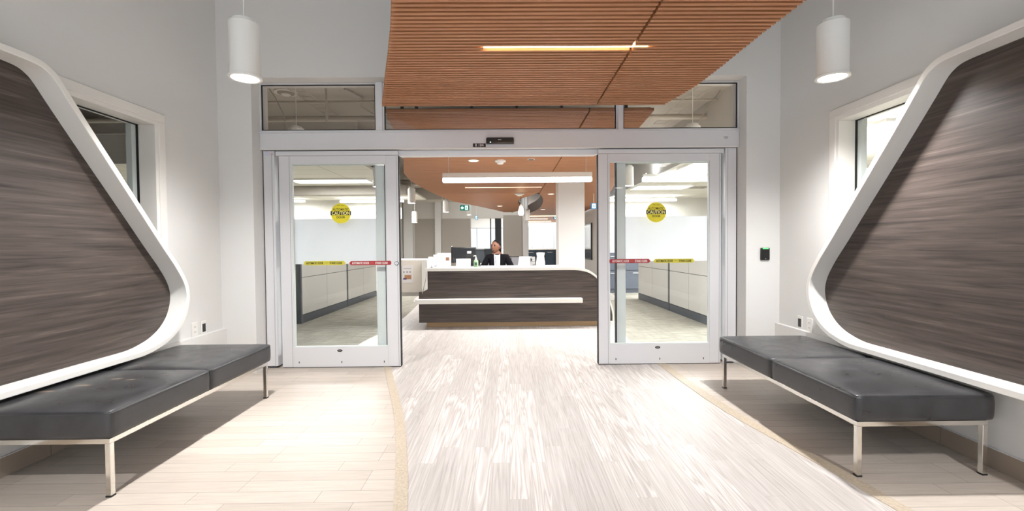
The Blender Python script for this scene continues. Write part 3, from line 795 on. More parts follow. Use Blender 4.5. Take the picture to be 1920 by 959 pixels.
def cushion(x0, x1, y0, y1, z0, z1, org, mt, parent):
    nx, ny, nz = 14, 14, 4; bm = bmesh.new()
    bmesh.ops.create_cube(bm, size=1)
    bmesh.ops.subdivide_edges(bm, edges=bm.edges[:], cuts=9, use_grid_fill=True)
    lx, ly, lz = x1-x0, y1-y0, z1-z0; R = .022
    for v in bm.verts:
        # squeeze verts so they sit close to the borders for a crisp round edge
        p = []
        for c, L in zip(v.co, (lx, ly, lz)):
            q = (abs(c)*2)
            k = (1-(1-q)**1.6) if q < 1 else 1
            p.append(math.copysign(k*L/2, c) if c else 0)
        q = Vector(p); core = Vector((max(-lx/2+R, min(lx/2-R, q.x)), max(-ly/2+R, min(ly/2-R, q.y)), max(-lz/2+R, min(lz/2-R, q.z))))
        d = q-core
        if d.length > 1e-6: q = core+d.normalized()*R
        u, w = 2*q.x/lx, 2*q.y/ly
        puff = .006*(1-u**4)*(1-w**4)
        if q.z > 0: q.z += puff
        side = (1-(2*q.z/lz)**2)*.003
        q.x += math.copysign(side, q.x) if abs(u) > .9 else 0
        q.y += math.copysign(side, q.y) if abs(w) > .9 else 0
        v.co = q+Vector(((x0+x1)/2, (y0+y1)/2, (z0+z1)/2))-Vector(org)
    me = bpy.data.meshes.new('seat_cushion'); bm.to_mesh(me); bm.free()
    for p in me.polygons: p.use_smooth = True
    me.materials.append(mt)
    o = bpy.data.objects.new('seat_cushion', me); COL.objects.link(o); o.parent = parent; LOC[o.name] = Vector(org)
    sm = o.modifiers.new('smooth', 'SUBSURF'); sm.levels = 1; sm.render_levels = 1
    # seam piping a little below the top edge
    pts = []
    rc = .03; ix, iy = lx/2+.0005, ly/2+.0005
    for (sx, sy, a0) in ((-1, -1, 180), (1, -1, 270), (1, 1, 0), (-1, 1, 90)):
        for k in range(5):
            a = radians(a0+22.5*k); pts.append(((x0+x1)/2+sx*(ix-rc)+rc*cos(a), (y0+y1)/2+sy*(iy-rc)+rc*sin(a), z1-.018))
    pts.append(pts[0])
    MB().tube(pts, .0018, 6).build('seam', LEATHER, o)
    return o
bench(-2.60, -1.91, 2.145, 3.56, 'black leather two-cushion bench with chrome legs and scuff marks, by the left wall', (LEATHERW, LEATHER))
bench(1.762, 2.43, 2.243, 3.68, 'black leather two-cushion bench with chrome legs and clean top, by the right wall', (LEATHER, LEATHER))

# ------------------------------------------------------------------ reception desk
DY = 6.5
dk = thing('reception_desk', 'dark wood reception desk with white curved top edge seen through the open doors', 'reception desk', (.1, DY, 0))
curve = smooth_line([(.80, .825), (.98, .822), (1.08, .808), (1.18, .775), (1.28, .70), (1.36, .60), (1.43, .45), (1.48, .30), (1.505, .18), (1.51, .078)], 4)
front = [(-1.294, .078)]+[(p[0], p[1]) for p in reversed(curve)]+[(-1.16, .825), (-1.16, .565), (-1.235, .528), (-1.294, .522)]
MB().prism([front[0]]+front[1:], 'Y', DY, DY+.04).build('front_panel', LAM, dk)
oc = [(-1.20, .825), (.80, .825)]+curve[1:]
ou = []
for i, (x, z) in enumerate(oc):
    a = Vector(oc[max(i-1, 0)]); b = Vector(oc[min(i+1, len(oc)-1)]); t = (b-a).normalized()
    th = .042 - .022*max(0, min(1, (x-1.0)/.4))
    ou.append((x-t.y*th, z+t.x*th))
MB().band(oc, ou, 'Y', DY-.02, DY+.72, closed=False).build('countertop', SOLID, dk, bevel=.002)
lg = MB().box(-1.32, 1.055, DY-.14, DY+.0, .365, .425); lg.build('ledge', SOLID, dk, bevel=.003)
box(-1.20, 1.48, DY+.09, DY+.12, .0, .0785).build('toe_kick', MAPLE, dk)
box(-1.29, -1.25, DY+.04, DY+.72, .078, .5).build('end_panel', LAM, dk)
# left wing
wg = box(-1.80, -1.23, DY+.15, DY+.95, .505, .985).build('side_wing', CREAM, dk, bevel=.003)
MB().prism([(-1.245, .50), (-1.165, .835), (-1.165, .99), (-1.245, .99)], 'Y', DY-.01, DY+.95).build('slanted_end', SOLID, dk)
MB().prism([(-1.165, .825), (-1.165, .565), (-1.225, .535)], 'Y', DY-.005, DY+.03).build('gusset', SOLID, dk)
box(-1.78, -1.31, DY+.6, DY+.9, .40, .505).build('wing_base', SOLID, dk)
ps = box(-1.565, -1.405, DY+.147, DY+.1495, .645, .90).build('poster', mat('poster_paper', (243, 238, 238), .6), dk)
box(-1.53, -1.43, DY+.146, DY+.147, .70, .765).build('poster_picture', mat('poster_picture_ink', (190, 140, 100), .6), ps)
box(-1.55, -1.50, DY+.1455, DY+.146, .695, .72).build('poster_picture', mat('poster_violet_ink', (86, 66, 120), .6), ps)
for i in range(3): box(-1.545+i*.045, -1.53+i*.045, DY+.146, DY+.147, .80, .815).build('poster_mark', INK, ps)
box(-1.54, -1.43, DY+.146, DY+.147, .855, .862).build('poster_line', mat('grey_ink', (170, 165, 165), .6), ps)
box(-1.16, 1.2, DY+.55, DY+.96, .70, .73).build('work_surface', CREAM, dk)
box(-1.10, -1.06, DY+.70, DY+.93, .0, .70).build('support_panel', CREAM, dk)
box(1.0, 1.04, DY+.70, DY+.93, .0, .70).build('support_panel', CREAM, dk)

# items on the counter (top at z = .867)
CT = .868
t = thing('computer_monitor', 'large black computer monitor seen from behind on the reception desk', 'monitor', (-.62, 7.05, CT))
c = [at(847, 465, 7.05), at(889, 465, 7.05)]
mm = MB(); x0, x1 = c[0].x, c[1].x; zt = c[0].z; 
mm.prism([(x0, zt), (x1+.02, zt), (x1+.02, zt-.22), (x1-.05, zt-.235), (x0+.04, zt-.235), (x0+.03, zt-.2)], 'Y', 7.03, 7.06); mm.build('screen', BLACK, t, bevel=.006)
box(x0-.012, x1+.03, 7.06, 7.075, zt-.24, zt+.005).build('bezel', BLACK, t, bevel=.004)
box(-.66, -.50, 7.01, 7.03, zt-.15, zt-.1).build('mount', RUBBER, t)
MB().prism([(-.64, CT+.01), (-.48, CT+.01), (-.52, zt-.12), (-.60, zt-.12)], 'Y', 7.015, 7.04).build('neck', BLACK, t)
box(-.70, -.42, 6.95, 7.13, CT, CT+.012).build('base', BLACK, t, bevel=.004)
a = at(876, 471.5, 7.03); b = at(883.5, 475.5, 7.03); box(a.x, b.x, 7.0285, 7.03, b.z, a.z).build('label', PLASTICW, t)
a = at(847.5, 461, 7.07); t2 = thing('webcam', 'small black webcam clipped on top of the monitor', 'webcam', (a.x, 7.06, a.z-.01))
box(a.x-.012, a.x+.012, 7.05, 7.08, zt+.0055, zt+.035).build('body', BLACK, t2, bevel=.004); MB().prism([(a.x+.007*cos(i*pi/6), zt+.022+.007*sin(i*pi/6)) for i in range(12)], 'Y', 7.046, 7.05).build('lens', ALUG, t2)

t = thing('sanitizer_bottle', 'green pump bottle of hand sanitizer beside the monitor on the counter', 'bottle', (-.47, 6.75, CT))
p = at(892.5, 498, 6.75); gx, gy = p.x, 6.75
GREEN = mat('green_gel', (128, 160, 118), .25); 
MB().lathe(gx, gy, [(.030, CT), (.034, CT+.006), (.034, CT+.085), (.026, CT+.105), (.012, CT+.115)], 24).build('bottle', GREEN, t, smooth=True)
MB().lathe(gx, gy, [(.0135, CT+.112), (.0135, CT+.135), (.006, CT+.138), (.005, CT+.16)], 16).build('pump_collar', PLASTICW, t, smooth=True)
MB().tube([(gx, gy, CT+.158), (gx, gy, CT+.168), (gx-.038, gy-.004, CT+.163)], .0055, 8).build('nozzle', PLASTICW, t)
box(gx-.020, gx+.020, gy-.0350, gy-.0335, CT+.025, CT+.07).build('label', mat('dark_green_label', (40, 66, 60), .5), t)

def sign_holder(label, px0, px1, py0, Y, mt, pic=None):
    a = at(px0, py0, Y); b = at(px1, py0, Y); x0, x1, zt = a.x, b.x, a.z
    t = thing('sign_holder', label, 'sign holder', ((x0+x1)/2, Y, CT))
    MB().prism([(Y, CT+.006), (Y+.003, CT+.006), (Y+.035, zt), (Y+.032, zt)], 'X', x0, x1).build('sheet', mt, t)
    box(x0, x1, Y-.02, Y+.06, CT, CT+.0062).build('foot', PLASTICW, t)
    return t, x0, x1, zt
PAPER = mat('white_paper', (246, 246, 248), .6); PAPERL = mat('lavender_paper', (214, 212, 230), .6)
t, x0, x1, zt = sign_holder('white printed sheet in a clear stand on the counter, left of the flyer', 819.5, 834, 475, 6.72, PAPER)
for i, (w, z) in enumerate(((.6, .8), (.4, .65), (.25, .45))): box((x0+x1)/2-w*(x1-x0)/2, (x0+x1)/2+w*(x1-x0)/2, 6.722+z*.024, 6.724+z*.024, CT+z*(zt-CT), CT+z*(zt-CT)+.004).build('print_line', mat('grey_ink', (170, 165, 165), .6), t)
t, x0, x1, zt = sign_holder('flyer with a brown picture standing beside the white printed sheet', 834.6, 845, 475, 6.74, mat('flyer_paper', (240, 232, 236), .6))
box(x0+.008, x1-.022, 6.74+.012, 6.742+.012, CT+.1, CT+.15).build('picture', mat('brown_picture_ink', (120, 84, 58), .6), t)
t, x0, x1, zt = sign_holder('wide white folded card standing in front of the monitor', 855, 882, 486, 6.66, PAPER)
t, x0, x1, zt = sign_holder('lavender brochure stand left of the white printed sheet', 812, 819, 478, 6.8, PAPERL)
a = at(809, 500, 6.62); t = thing('desk_stamp', 'tiny dark stamp set on the left end of the counter', 'stamp', (a.x, 6.62, CT))
box(a.x-.028, a.x+.02, 6.60, 6.64, CT, CT+.008).build('pad', BLACK, t, bevel=.002); MB().lathe(a.x, 6.62, [(.006, CT+.008), (.004, CT+.02), (.008, CT+.032)], 12).build('handle', DARKGREY, t)
t = thing('brochure_rack', 'white brochure rack at the left end of the counter', 'brochure rack', (-1.1, 6.9, CT))
a = at(804, 482, 6.95); b = at(812, 482, 6.95)
box(a.x, b.x, 6.90, 6.94, CT, a.z).build('back_panel', SOLID, t, bevel=.002); box(a.x, b.x, 6.82, 6.83, CT, CT+.05).build('front_lip', SOLID, t); box(a.x, b.x, 6.83, 6.90, CT, CT+.01).build('tray', SOLID, t)
# right side: laptop lid, phone, vase
t = thing('laptop', 'open pale laptop lid facing away behind the counter right of the person', 'laptop', (.27, 7.15, .73))
a = at(973, 481.5, 7.15); b = at(997, 481.5, 7.15); c = at(969, 500, 7.12); d = at(993, 500, 7.12)
MB().prism([(c.x, .75), (d.x-.0, .75), (b.x, a.z), (a.x+.006, a.z)], 'Y', 7.14, 7.15).build('lid', mat('pale_laptop_shell', (226, 216, 212), .4), t, bevel=.002)
box(c.x, d.x, 7.15, 7.38, .731, .75).build('keyboard_deck', mat('pale_laptop_shell', (226, 216, 212), .4), t, bevel=.002)
t = thing('desk_phone', 'dark grey desk phone on the counter left of the white vase', 'phone', (.37, 6.9, CT))
a = at(994.5, 499, 6.9); b = at(1004, 499, 6.9); e = at(1000, 482, 6.9)
MB().prism([(6.86, CT), (7.0, CT), (7.0, e.z), (6.98, e.z)], 'X', a.x, b.x).build('body', mat('phone_grey', (84, 82, 80), .5), t, bevel=.002)
box(a.x+.004, a.x+.024, 6.90, 6.99, CT+.09, CT+.115).build('handset', BLACK, t, bevel=.004)
for i in range(3): box(a.x+.03, b.x-.006, 6.875+i*.022, 6.885+i*.022, CT+.028+i*.026, CT+.036+i*.026).build('button_row', PLASTICW, t)
t = thing('vase', 'white rippled vase on the counter near its right end', 'vase', (.44, 6.85, CT))
vx = at(1013.5, 480, 6.85).x
MB().lathe(vx, 6.85, [(.052, CT), (.062, CT+.01), (.066, CT+.05), (.056, CT+.11), (.05, CT+.15), (.062, CT+.195), (.066, CT+.205), (.058, CT+.205), (.045, CT+.15), (.045, CT+.02)], 28).build('body', WHITE, t, smooth=True)
rb = MB()
for i in range(12):
    a = 2*pi*i/12; rb.tube([(vx+r*cos(a), 6.85+r*sin(a), CT+z) for r, z in ((.062, .01), (.066, .05), (.056, .11), (.05, .15), (.062, .195))], .003, 5)
rb.build('ribs', WHITE, t, smooth=True)

DN = 32
def area(x, y, z, sx, sy, watts, col=(1, 1, 1), rot=(0, 0, 0)):
    L = bpy.data.lights.new('area_glow', 'AREA'); L.shape = 'RECTANGLE'; L.size = sx; L.size_y = sy; L.energy = watts; L.color = col
    o = bpy.data.objects.new('area_glow', L); COL.objects.link(o); o.location = (x, y, z); o.rotation_euler = rot; return o
# linear pendant above the desk
def linear(x0, x1, y, zb, zt, label, top=3.5, lit=.45, w=.09, name='linear_pendant_light', group=None):
    t = thing(name, label, 'linear light', ((x0+x1)/2, y, zb), group)
    zm = zb+(zt-zb)*lit
    box(x0, x1, y-w/2, y+w/2, zm, zt).build('housing', WHITE, t, bevel=.004)
    box(x0, x1, y-w/2, y+w/2, zb, zm).build('diffuser', LIGHTL, t, bevel=.012)
    area((x0+x1)/2, y, zb-.002, x1-x0, w, DN*(x1-x0))
    for x in (x0+.08, x1-.08): MB().tube([(x, y, zt), (x, y, top)], .003, 6).build('suspension_wire', ALU, t)
    return t
linear(-.92, 1.205, 6.45, 2.092, 2.225, 'long white linear pendant light hanging over the reception desk', top=2.5)

# ------------------------------------------------------------------ person at the desk
SKIN = mat('brown_skin', (112, 74, 56), .5, spec=.35); HAIR = mat('black_hair', (20, 17, 17), .8, spec=.15); BLAZER = mat('black_blazer_cloth', (16, 15, 18), .9, spec=.1)
BLOUSE = mat('white_blouse_cloth', (228, 224, 230), .7); TROUSER = mat('dark_trouser_cloth', (36, 36, 44), .8); LIPS = mat('lip_colour', (112, 58, 52), .4)
def skin(name, verts, edges, radii, material, parent, root=0, sub=2, loc=(0, 0, 0)):
    me = bpy.data.meshes.new(name); o0 = origin(parent)
    me.from_pydata([tuple(Vector(v)-o0) for v in verts], edges, [])
    o = bpy.data.objects.new(name, me); COL.objects.link(o)
    sk = o.modifiers.new('skin', 'SKIN'); sk.use_smooth_shade = True
    lay = me.skin_vertices[0] if len(me.skin_vertices) else None
    if lay is None:
        bm = bmesh.new(); bm.from_mesh(me); bm.verts.layers.skin.verify(); bm.to_mesh(me); bm.free(); lay = me.skin_vertices[0]
    for i, r in enumerate(radii):
        lay.data[i].radius = r if isinstance(r, tuple) else (r, r); lay.data[i].use_root = (i == root)
    ss = o.modifiers.new('sub', 'SUBSURF'); ss.levels = sub; ss.render_levels = sub
    me.materials.append(material); o.parent = parent; LOC[o.name] = o0
    return o
HP = at(930, 463, 7.62); PX, PY = HP.x+.0, 7.62
seatz = .47
P = thing('person', 'seated person in black blazer and white top looking left behind the reception desk', 'person', (PX, PY, 0))
sh = 1.035-.02   # shoulder height
HC = Vector((PX, PY-.02, HP.z))             # head centre
B = Vector((PX+.02, PY, 0))
V = [B+Vector((0, .05, seatz+.10)), B+Vector((0, .04, .72)), B+Vector((0, .02, .88)), B+Vector((0, 0, sh-.02)), B+Vector((-.01, -.01, sh+.07)), HC+Vector((0, .01, -.05))]
E = [(0, 1), (1, 2), (2, 3), (3, 4), (4, 5)]
Rr = [(.14, .105), (.115, .085), (.125, .09), (.095, .07), .043, .05]
def limb(start, pts, rad):
    i0 = len(V)
    for p, r in zip(pts, rad): V.append(Vector(p)); Rr.append(r)
    E.append((start, i0)); 
    for k in range(len(pts)-1): E.append((i0+k, i0+k+1))
    return i0+len(pts)-1
hands = []
for sx in (-1, 1):
    S = B+Vector((sx*.165, 0, sh-.025)); el = B+Vector((sx*.25, -.06, .80)); wr = B+Vector((sx*.17, -.30, .765)); pm = B+Vector((sx*.14, -.37, .762))
    k = limb(3, [S, el, (el+wr)/2, wr, pm], [.044, .038, .034, .026, .030])
    hands.append((k, pm, sx))
    hp = B+Vector((sx*.09, 0, seatz+.06)); kn = B+Vector((sx*.11, -.40, seatz+.04)); mid = B+Vector((sx*.11, -.38, .28)); an = B+Vector((sx*.11, -.36, .09)); toe = B+Vector((sx*.11, -.50, .035))
    limb(0, [hp, kn, mid, an, toe], [.085, .062, .052, .038, .032])
body = skin('body', V, E, Rr, SKIN, P)
for k, pm, sx in hands:
    vv, ee, rr = [pm+Vector((0, .02, 0))], [], [.022]
    for j, (dx, ln) in enumerate(((-.030, .066), (-.010, .078), (.010, .074), (.028, .058))):
        b0 = pm+Vector((dx, -.02, .004)); i0 = len(vv)
        vv += [b0, b0+Vector((dx*.15, -ln*.5, .008)), b0+Vector((dx*.2, -ln*.95, -.012))]; rr += [.0095, .0085, .007]
        ee += [(0, i0), (i0, i0+1), (i0+1, i0+2)]
    i0 = len(vv); b0 = pm+Vector((-sx*.03, .0, -.002)); vv += [b0, b0+Vector((-sx*.022, -.03, -.004)), b0+Vector((-sx*.024, -.055, -.008))]; rr += [.012, .0095, .008]
    ee += [(0, i0), (i0, i0+1), (i0+1, i0+2)]
    skin('fingers', vv, ee, rr, SKIN, P, sub=1)
# blazer: torso and sleeves
V2 = [B+Vector((0, .05, seatz+.12)), B+Vector((0, .04, .72)), B+Vector((0, .02, .88)), B+Vector((0, .012, sh-.035)), B+Vector((-.002, .012, sh+.03))]
E2 = [(0, 1), (1, 2), (2, 3), (3, 4)]; R2_ = [(.17, .135), (.145, .115), (.155, .118), (.15, .105), (.078, .066)]
for sx in (-1, 1):
    S = B+Vector((sx*.155, 0, sh-.03)); el = B+Vector((sx*.25, -.06, .80)); wr = B+Vector((sx*.175, -.27, .77)); i0 = len(V2)
    V2 += [S, el, (el+wr)/2, wr]; R2_ += [.066, .056, .050, .040]; E2 += [(3, i0), (i0, i0+1), (i0+1, i0+2), (i0+2, i0+3)]
skin('blazer', V2, E2, R2_, BLAZER, P)
# blouse front and lapels
def patch(name, mt, poly, y0, bulge):
    m = MB(); c = B
    n = len(poly)
    m.prism([(c.x+x, z) for x, z in poly], 'Y', c.y+y0-.012, c.y+y0); o = m.build(name, mt, P, bevel=.004, seg=2); return o
patch('blouse', BLOUSE, [(-.06, sh+.03), (-.02, sh+.012), (.02, sh+.012), (.055, sh+.03), (.066, .90), (.055, .76), (-.06, .76), (-.07, .90)], -.103, 0)
for sx in (-1, 1): patch('lapel', BLAZER, [(sx*.075, sh+.035), (sx*.052, sh+.03), (sx*.044, .76), (sx*.090, .76), (sx*.11, .92)], -.108, 0)
patch('lanyard', mat('grey_lanyard', (96, 92, 110), .6), [(-.038, sh+.0), (-.030, sh+.0), (-.004, .80), (-.010, .80)], -.1155, 0)
# head: turned towards the left, face modelled on a deformed sphere
def head():
    bm = bmesh.new(); bmesh.ops.create_uvsphere(bm, u_segments=40, v_segments=28, radius=1)
    g = lambda d2, s: math.exp(-d2/(2*s*s))
    for v in bm.verts:
        x, y, z = v.co            # face looks along -Y before the turn
        r = Vector((x*.074, y*.092, z*.112))
        if z < 0: k = 1-.34*(-z)**1.5; r.x *= k; r.y = r.y*(1-.22*(-z)) - .010*(-z)
        if y > 0: r.z += .006
        f = max(0, -y)
        # nose, brow, sockets, lips, chin, cheeks
        r.y -= f*(.022*g(x*x*9+(z+.18)**2*2.6, .30)*(1 if z < .1 else .6))
        r.y -= f*.007*g((z-.22)**2*9+x*x, .55)
        for ex in (-.36, .36): r.y += f*.012*g((x-ex)**2*3+(z-.05)**2*7, .28)
        for ex in (-.55, .55): r.y -= f*.004*g((x-ex)**2+(z+.25)**2, .22)
        r.y -= f*.007*g(x*x*2+(z+.52)**2*14, .3)
        r.y -= f*.008*g(x*x*2+(z+.85)**2*4, .25)
        v.co = r
    for f in bm.faces: f.smooth = True
    return bm
TURN = Matrix.Rotation(radians(-34), 4, 'Z') @ Matrix.Rotation(radians(-6), 4, 'X')
def place(bm_or_fn, name, mt, parent, M=None):
    me = bpy.data.meshes.new(name); bm = bm_or_fn
    bmesh.ops.transform(bm, matrix=Matrix.Translation(HC-origin(P)) @ TURN, verts=bm.verts)
    bm.to_mesh(me); bm.free(); me.materials.append(mt)
    for p in me.polygons: p.use_smooth = True
    o = bpy.data.objects.new(name, me); COL.objects.link(o); o.parent = parent; LOC[o.name] = origin(P); return o
place(head(), 'head', SKIN, P)
bm = bmesh.new(); bmesh.ops.create_uvsphere(bm, u_segments=32, v_segments=20, radius=1)
for v in bm.verts:
    x, y, z = v.co
    r = Vector((x*.081, y*.098+.008, z*.118+.004))
    # hair line: pull the front of the cap back inside the skull
    if y < -.05 and z < .52-.3*abs(x)+.25*(-y): r *= .80
    elif y < .25 and z < .1: r *= .86
    if z < -.35: r *= .8
    v.co = r
place(bm, 'hair', HAIR, P)
bm = bmesh.new(); bmesh.ops.create_uvsphere(bm, u_segments=20, v_segments=14, radius=.034)
for v in bm.verts: v.co = Vector((v.co.x, v.co.y*.8+.105, v.co.z*1.1-.045))
place(bm, 'hair_bun', HAIR, P)
for sx in (-1, 1):
    bm = bmesh.new(); bmesh.ops.create_uvsphere(bm, u_segments=14, v_segments=10, radius=1)
    for v in bm.verts: v.co = Vector((v.co.x*.007+sx*.076, v.co.y*.015+.008, v.co.z*.027-.008))
    place(bm, 'ear', SKIN, P)
    bm = bmesh.new(); bmesh.ops.create_uvsphere(bm, u_segments=14, v_segments=10, radius=.010)
    for v in bm.verts: v.co += Vector((sx*.028, -.079, .006))
    place(bm, 'eye', mat('eye_dark', (40, 30, 28), .2), P)
    bm = bmesh.new(); bmesh.ops.create_cube(bm, size=1)
    for v in bm.verts: v.co = Vector((v.co.x*.026+sx*.029, v.co.y*.008-.086+abs(v.co.x)*.004, v.co.z*.005+.024))
    place(bm, 'eyebrow', HAIR, P)
bm = bmesh.new(); bmesh.ops.create_uvsphere(bm, u_segments=16, v_segments=10, radius=1)
for v in bm.verts: v.co = Vector((v.co.x*.022, v.co.y*.009-.087+abs(v.co.x)*.012, v.co.z*.008-.058))
place(bm, 'lips', LIPS, P)

def office_chair(x, y, rot, label, mesh_mat, group=None, z=.46):
    t = thing('office_chair', label, 'office chair', (x, y, 0), group)
    W = Vector((x, y, 0))
    def P3(a, b, c): v = Matrix.Rotation(rot, 3, 'Z') @ Vector((a, b, c)); return tuple(W+v)
    def cbox(x0, x1, y0, y1, z0, z1, nm, mt, bev=.01):
        m = MB(); m.box(x0, x1, y0, y1, z0, z1); m.v = [P3(*v) for v in m.v]; return m.build(nm, mt, t, bevel=bev)
    cbox(-.24, .24, -.23, .23, z-.03, z+.03, 'seat', BLACK, .02)
    fr = MB(); pts = [(-.20, .25, z+.12), (-.24, .27, z+.35), (-.22, .29, z+.55), (.22, .29, z+.55), (.24, .27, z+.35), (.20, .25, z+.12), (-.20, .25, z+.12)]
    fr.tube([P3(*p) for p in pts], .013, 6); fr.build('back_frame', BLACK, t)
    m = MB(); m.prism([(-.20, z+.12), (.20, z+.12), (.235, z+.35), (.215, z+.545), (-.215, z+.545), (-.235, z+.35)], 'Y', .265, .275); m.v = [P3(*v) for v in m.v]; m.build('backrest', mesh_mat, t)
    m = MB(); m.tube([P3(0, .2, z-.02), P3(0, .29, z+.02), P3(0, .29, z+.2)], .02, 8); m.build('back_support', BLACK, t)
    m = MB(); m.tube([P3(0, 0, z-.03), P3(0, 0, .09)], .03, 10); m.build('gas_column', BLACK, t)
    for i in range(5):
        a = 2*pi*i/5; e = P3(.28*cos(a), .28*sin(a), .07)
        l = MB().tube([P3(0, 0, .10), e], .018, 6).build('leg', BLACK, t)
        MB().tube([(e[0]-.012, e[1], .028), (e[0]+.012, e[1], .028)], .028, 12).build('caster', RUBBER, l)
    for sx in (-1, 1):
        m = MB(); m.tube([P3(sx*.25, .05, z), P3(sx*.27, .05, z+.2)], .014, 6); m.build('arm_post', BLACK, t)
        cbox(sx*.27-.03, sx*.27+.03, -.1, .14, z+.2, z+.225, 'armrest', BLACK, .008)
    return t
MESHG = mat('grey_chair_mesh', (150, 150, 156), .8); MESHD = mat('dark_chair_mesh', (60, 66, 72), .8)
office_chair(PX+.03, PY+.02, 0, 'office chair the person behind the desk sits on', MESHG, z=.44)
q = at(962, 482, 8.7); office_chair(q.x, 8.7, .3, 'empty mesh office chair just right of the seated person', MESHG, z=q.z-.56)
for i, (px, Y, r, lb) in enumerate(((888, 15.6, .5, 'dark office chair seen past the right edge of the monitor'), (907, 15.0, 2.6, 'dark office chair standing left of the person in the far area'), (916, 16.4, 3.4, 'dark office chair farthest back left of the person'))):
    q = at(px, 466, Y); office_chair(q.x, Y, r, lb, MESHD, z=.50)

# ------------------------------------------------------------------ office partitions
PGREY = mat('light_grey_partition', (190, 188, 182), .55)
def partition(x0, y0, x1, y1, n, label, side, H=1.2, end=None):
    """runs from (x0,y0) to (x1,y1); side=+1 when its visible face looks towards +X"""
    t = thing('office_partition', label, 'partition', ((x0+x1)/2, (y0+y1)/2, 0))
    d = Vector((x1-x0, y1-y0, 0)); L = d.length; d.normalize(); nrm = Vector((d.y, -d.x, 0))*1
    if nrm.x*side < 0: nrm = -nrm
    O = Vector((x0, y0, 0))
    def ob(a, b, c, e, z0, z1, nm, mt, bev=.0):
        m = MB(); m.box(a, b, c, e, z0, z1); m.v = [tuple(O+d*v[0]+nrm*v[1]+Vector((0, 0, v[2]))) for v in m.v]; return m.build(nm, mt, t, bevel=bev)
    ob(0, L, -.14, -.012, 0, H, 'core', DARKGREY)
    ob(0.02, L, -.012, .004, 0, .125, 'base_panel', DARKGREY)
    w = (L-.05)/n
    for i in range(n):
        ob(.045+i*w+.004, .045+(i+1)*w-.004, -.012, .004, .135, .71, 'lower_tile', PGREY, .002)
        ob(.045+i*w+.004, .045+(i+1)*w-.004, -.012, .004, .718, H-.03, 'upper_tile', PGREY, .002)
    ob(0, .045, -.012, .008, 0, H, 'post', DARKGREY)
    ob(0, L, -.142, .008, H-.03, H, 'top_cap', DARKGREY)
    return t
partition(-3.21, 6.96, -3.185, 8.89, 2, 'nearer grey tiled office partition left of the aisle, seen through the left door', 1)
partition(-3.185, 8.90, -3.16, 10.8, 2, 'farther grey tiled office partition left of the aisle, beyond the nearer one', 1)
partition(2.90, 6.28, 2.87, 7.97, 2, 'nearer grey tiled office partition right of the aisle, seen through the right door', -1)
partition(2.87, 7.98, 2.83, 9.74, 2, 'farther grey tiled office partition right of the aisle, beyond the nearer one', -1)
def cabinet(x0, x1, y0, y1, h, label):
    t = thing('storage_cabinet', label, 'cabinet', ((x0+x1)/2, (y0+y1)/2, 0))
    box(x0, x1, y0, y1, 0, h).build('carcass', mat('blue_grey_cabinet', (70, 76, 88), .5), t, bevel=.004)
    n = max(1, round((x1-x0)/.5)); w = (x1-x0)/n
    for i in range(n):
        for (za, zb) in ((.1, h*.55), (h*.57, h-.03)):
            dr = box(x0+i*w+.02, x0+(i+1)*w-.02, y0-.018, y0, za, zb).build('drawer', mat('blue_grey_door', (80, 87, 100), .45), t, bevel=.003)
            box(x0+(i+.35)*w, x0+(i+.65)*w, y0-.035, y0-.018, zb-.06, zb-.045).build('handle', ALU, dr)
cabinet(2.3, 3.4, 10.95, 11.4, .98, 'blue-grey storage cabinet closing the aisle behind the right door glass')
cabinet(-3.92, -3.37, 6.98, 7.5, .70, 'dark cabinet end at the near end of the left office partition')
t = thing('paper_stack', 'yellowish stack of papers on a shelf at the near end of the left partition', 'papers', (-3.6, 7.1, .7))
for i in range(4): box(-3.70+.01*i, -3.40+.004*i, 7.02, 7.25, .7002+i*.02, .718+i*.02).build('ream', mat('buff_paper', (226, 214, 178), .7), t)

# ------------------------------------------------------------------ office shell
struct(box(-4.6, 10, 4.6, 31, 3.5, 3.6).build('ceiling', CEIL)); struct(box(-10, -4.6, 8.2, 31, 3.5, 3.6).build('ceiling', CEIL)); struct(box(-10, -4.6, 4.6, 8.2, 3.5, 3.6).build('ceiling', mat('dimmed_deck_paint', (62, 54, 48), .8)))  # last piece coloured darker so the room past window_1 looks dim
struct(box(-10, XL-.22, -1, 4.6, 3.5, 3.6).build('ceiling', mat('dimmed_deck_paint', (62, 54, 48), .8)))  # same darkened deck colour, standing in for an unlit room
struct(box(XR+.22, 10, -1, 4.6, 3.5, 3.6).build('ceiling', CEIL))
struct(box(-10.1, -10, -1, 31, 0, 3.6).build('wall_far_left', WALLR)); struct(box(10, 10.1, -1, 31, 0, 3.6).build('wall_far_right', WALLR))
struct(box(-10, XL-.22, -1.1, -1, 0, 3.6).build('wall_side_left', WALLR)); struct(box(XR+.22, 10, -1.1, -1, 0, 3.6).build('wall_side_right', WALLR))
struct(box(-10, -4.4, 15.3, 15.45, 0, 3.5).build('wall_office_left', WALLR)); struct(box(3.1, 10, 15.3, 15.45, 0, 3.5).build('wall_office_right', WALLR))
struct(box(-4.5, -4.4, 15.45, 19, 0, 3.5).build('wall_return_left', WALLR)); struct(box(3.1, 3.2, 15.45, 30, 0, 3.5).build('wall_return_right', WALLR))
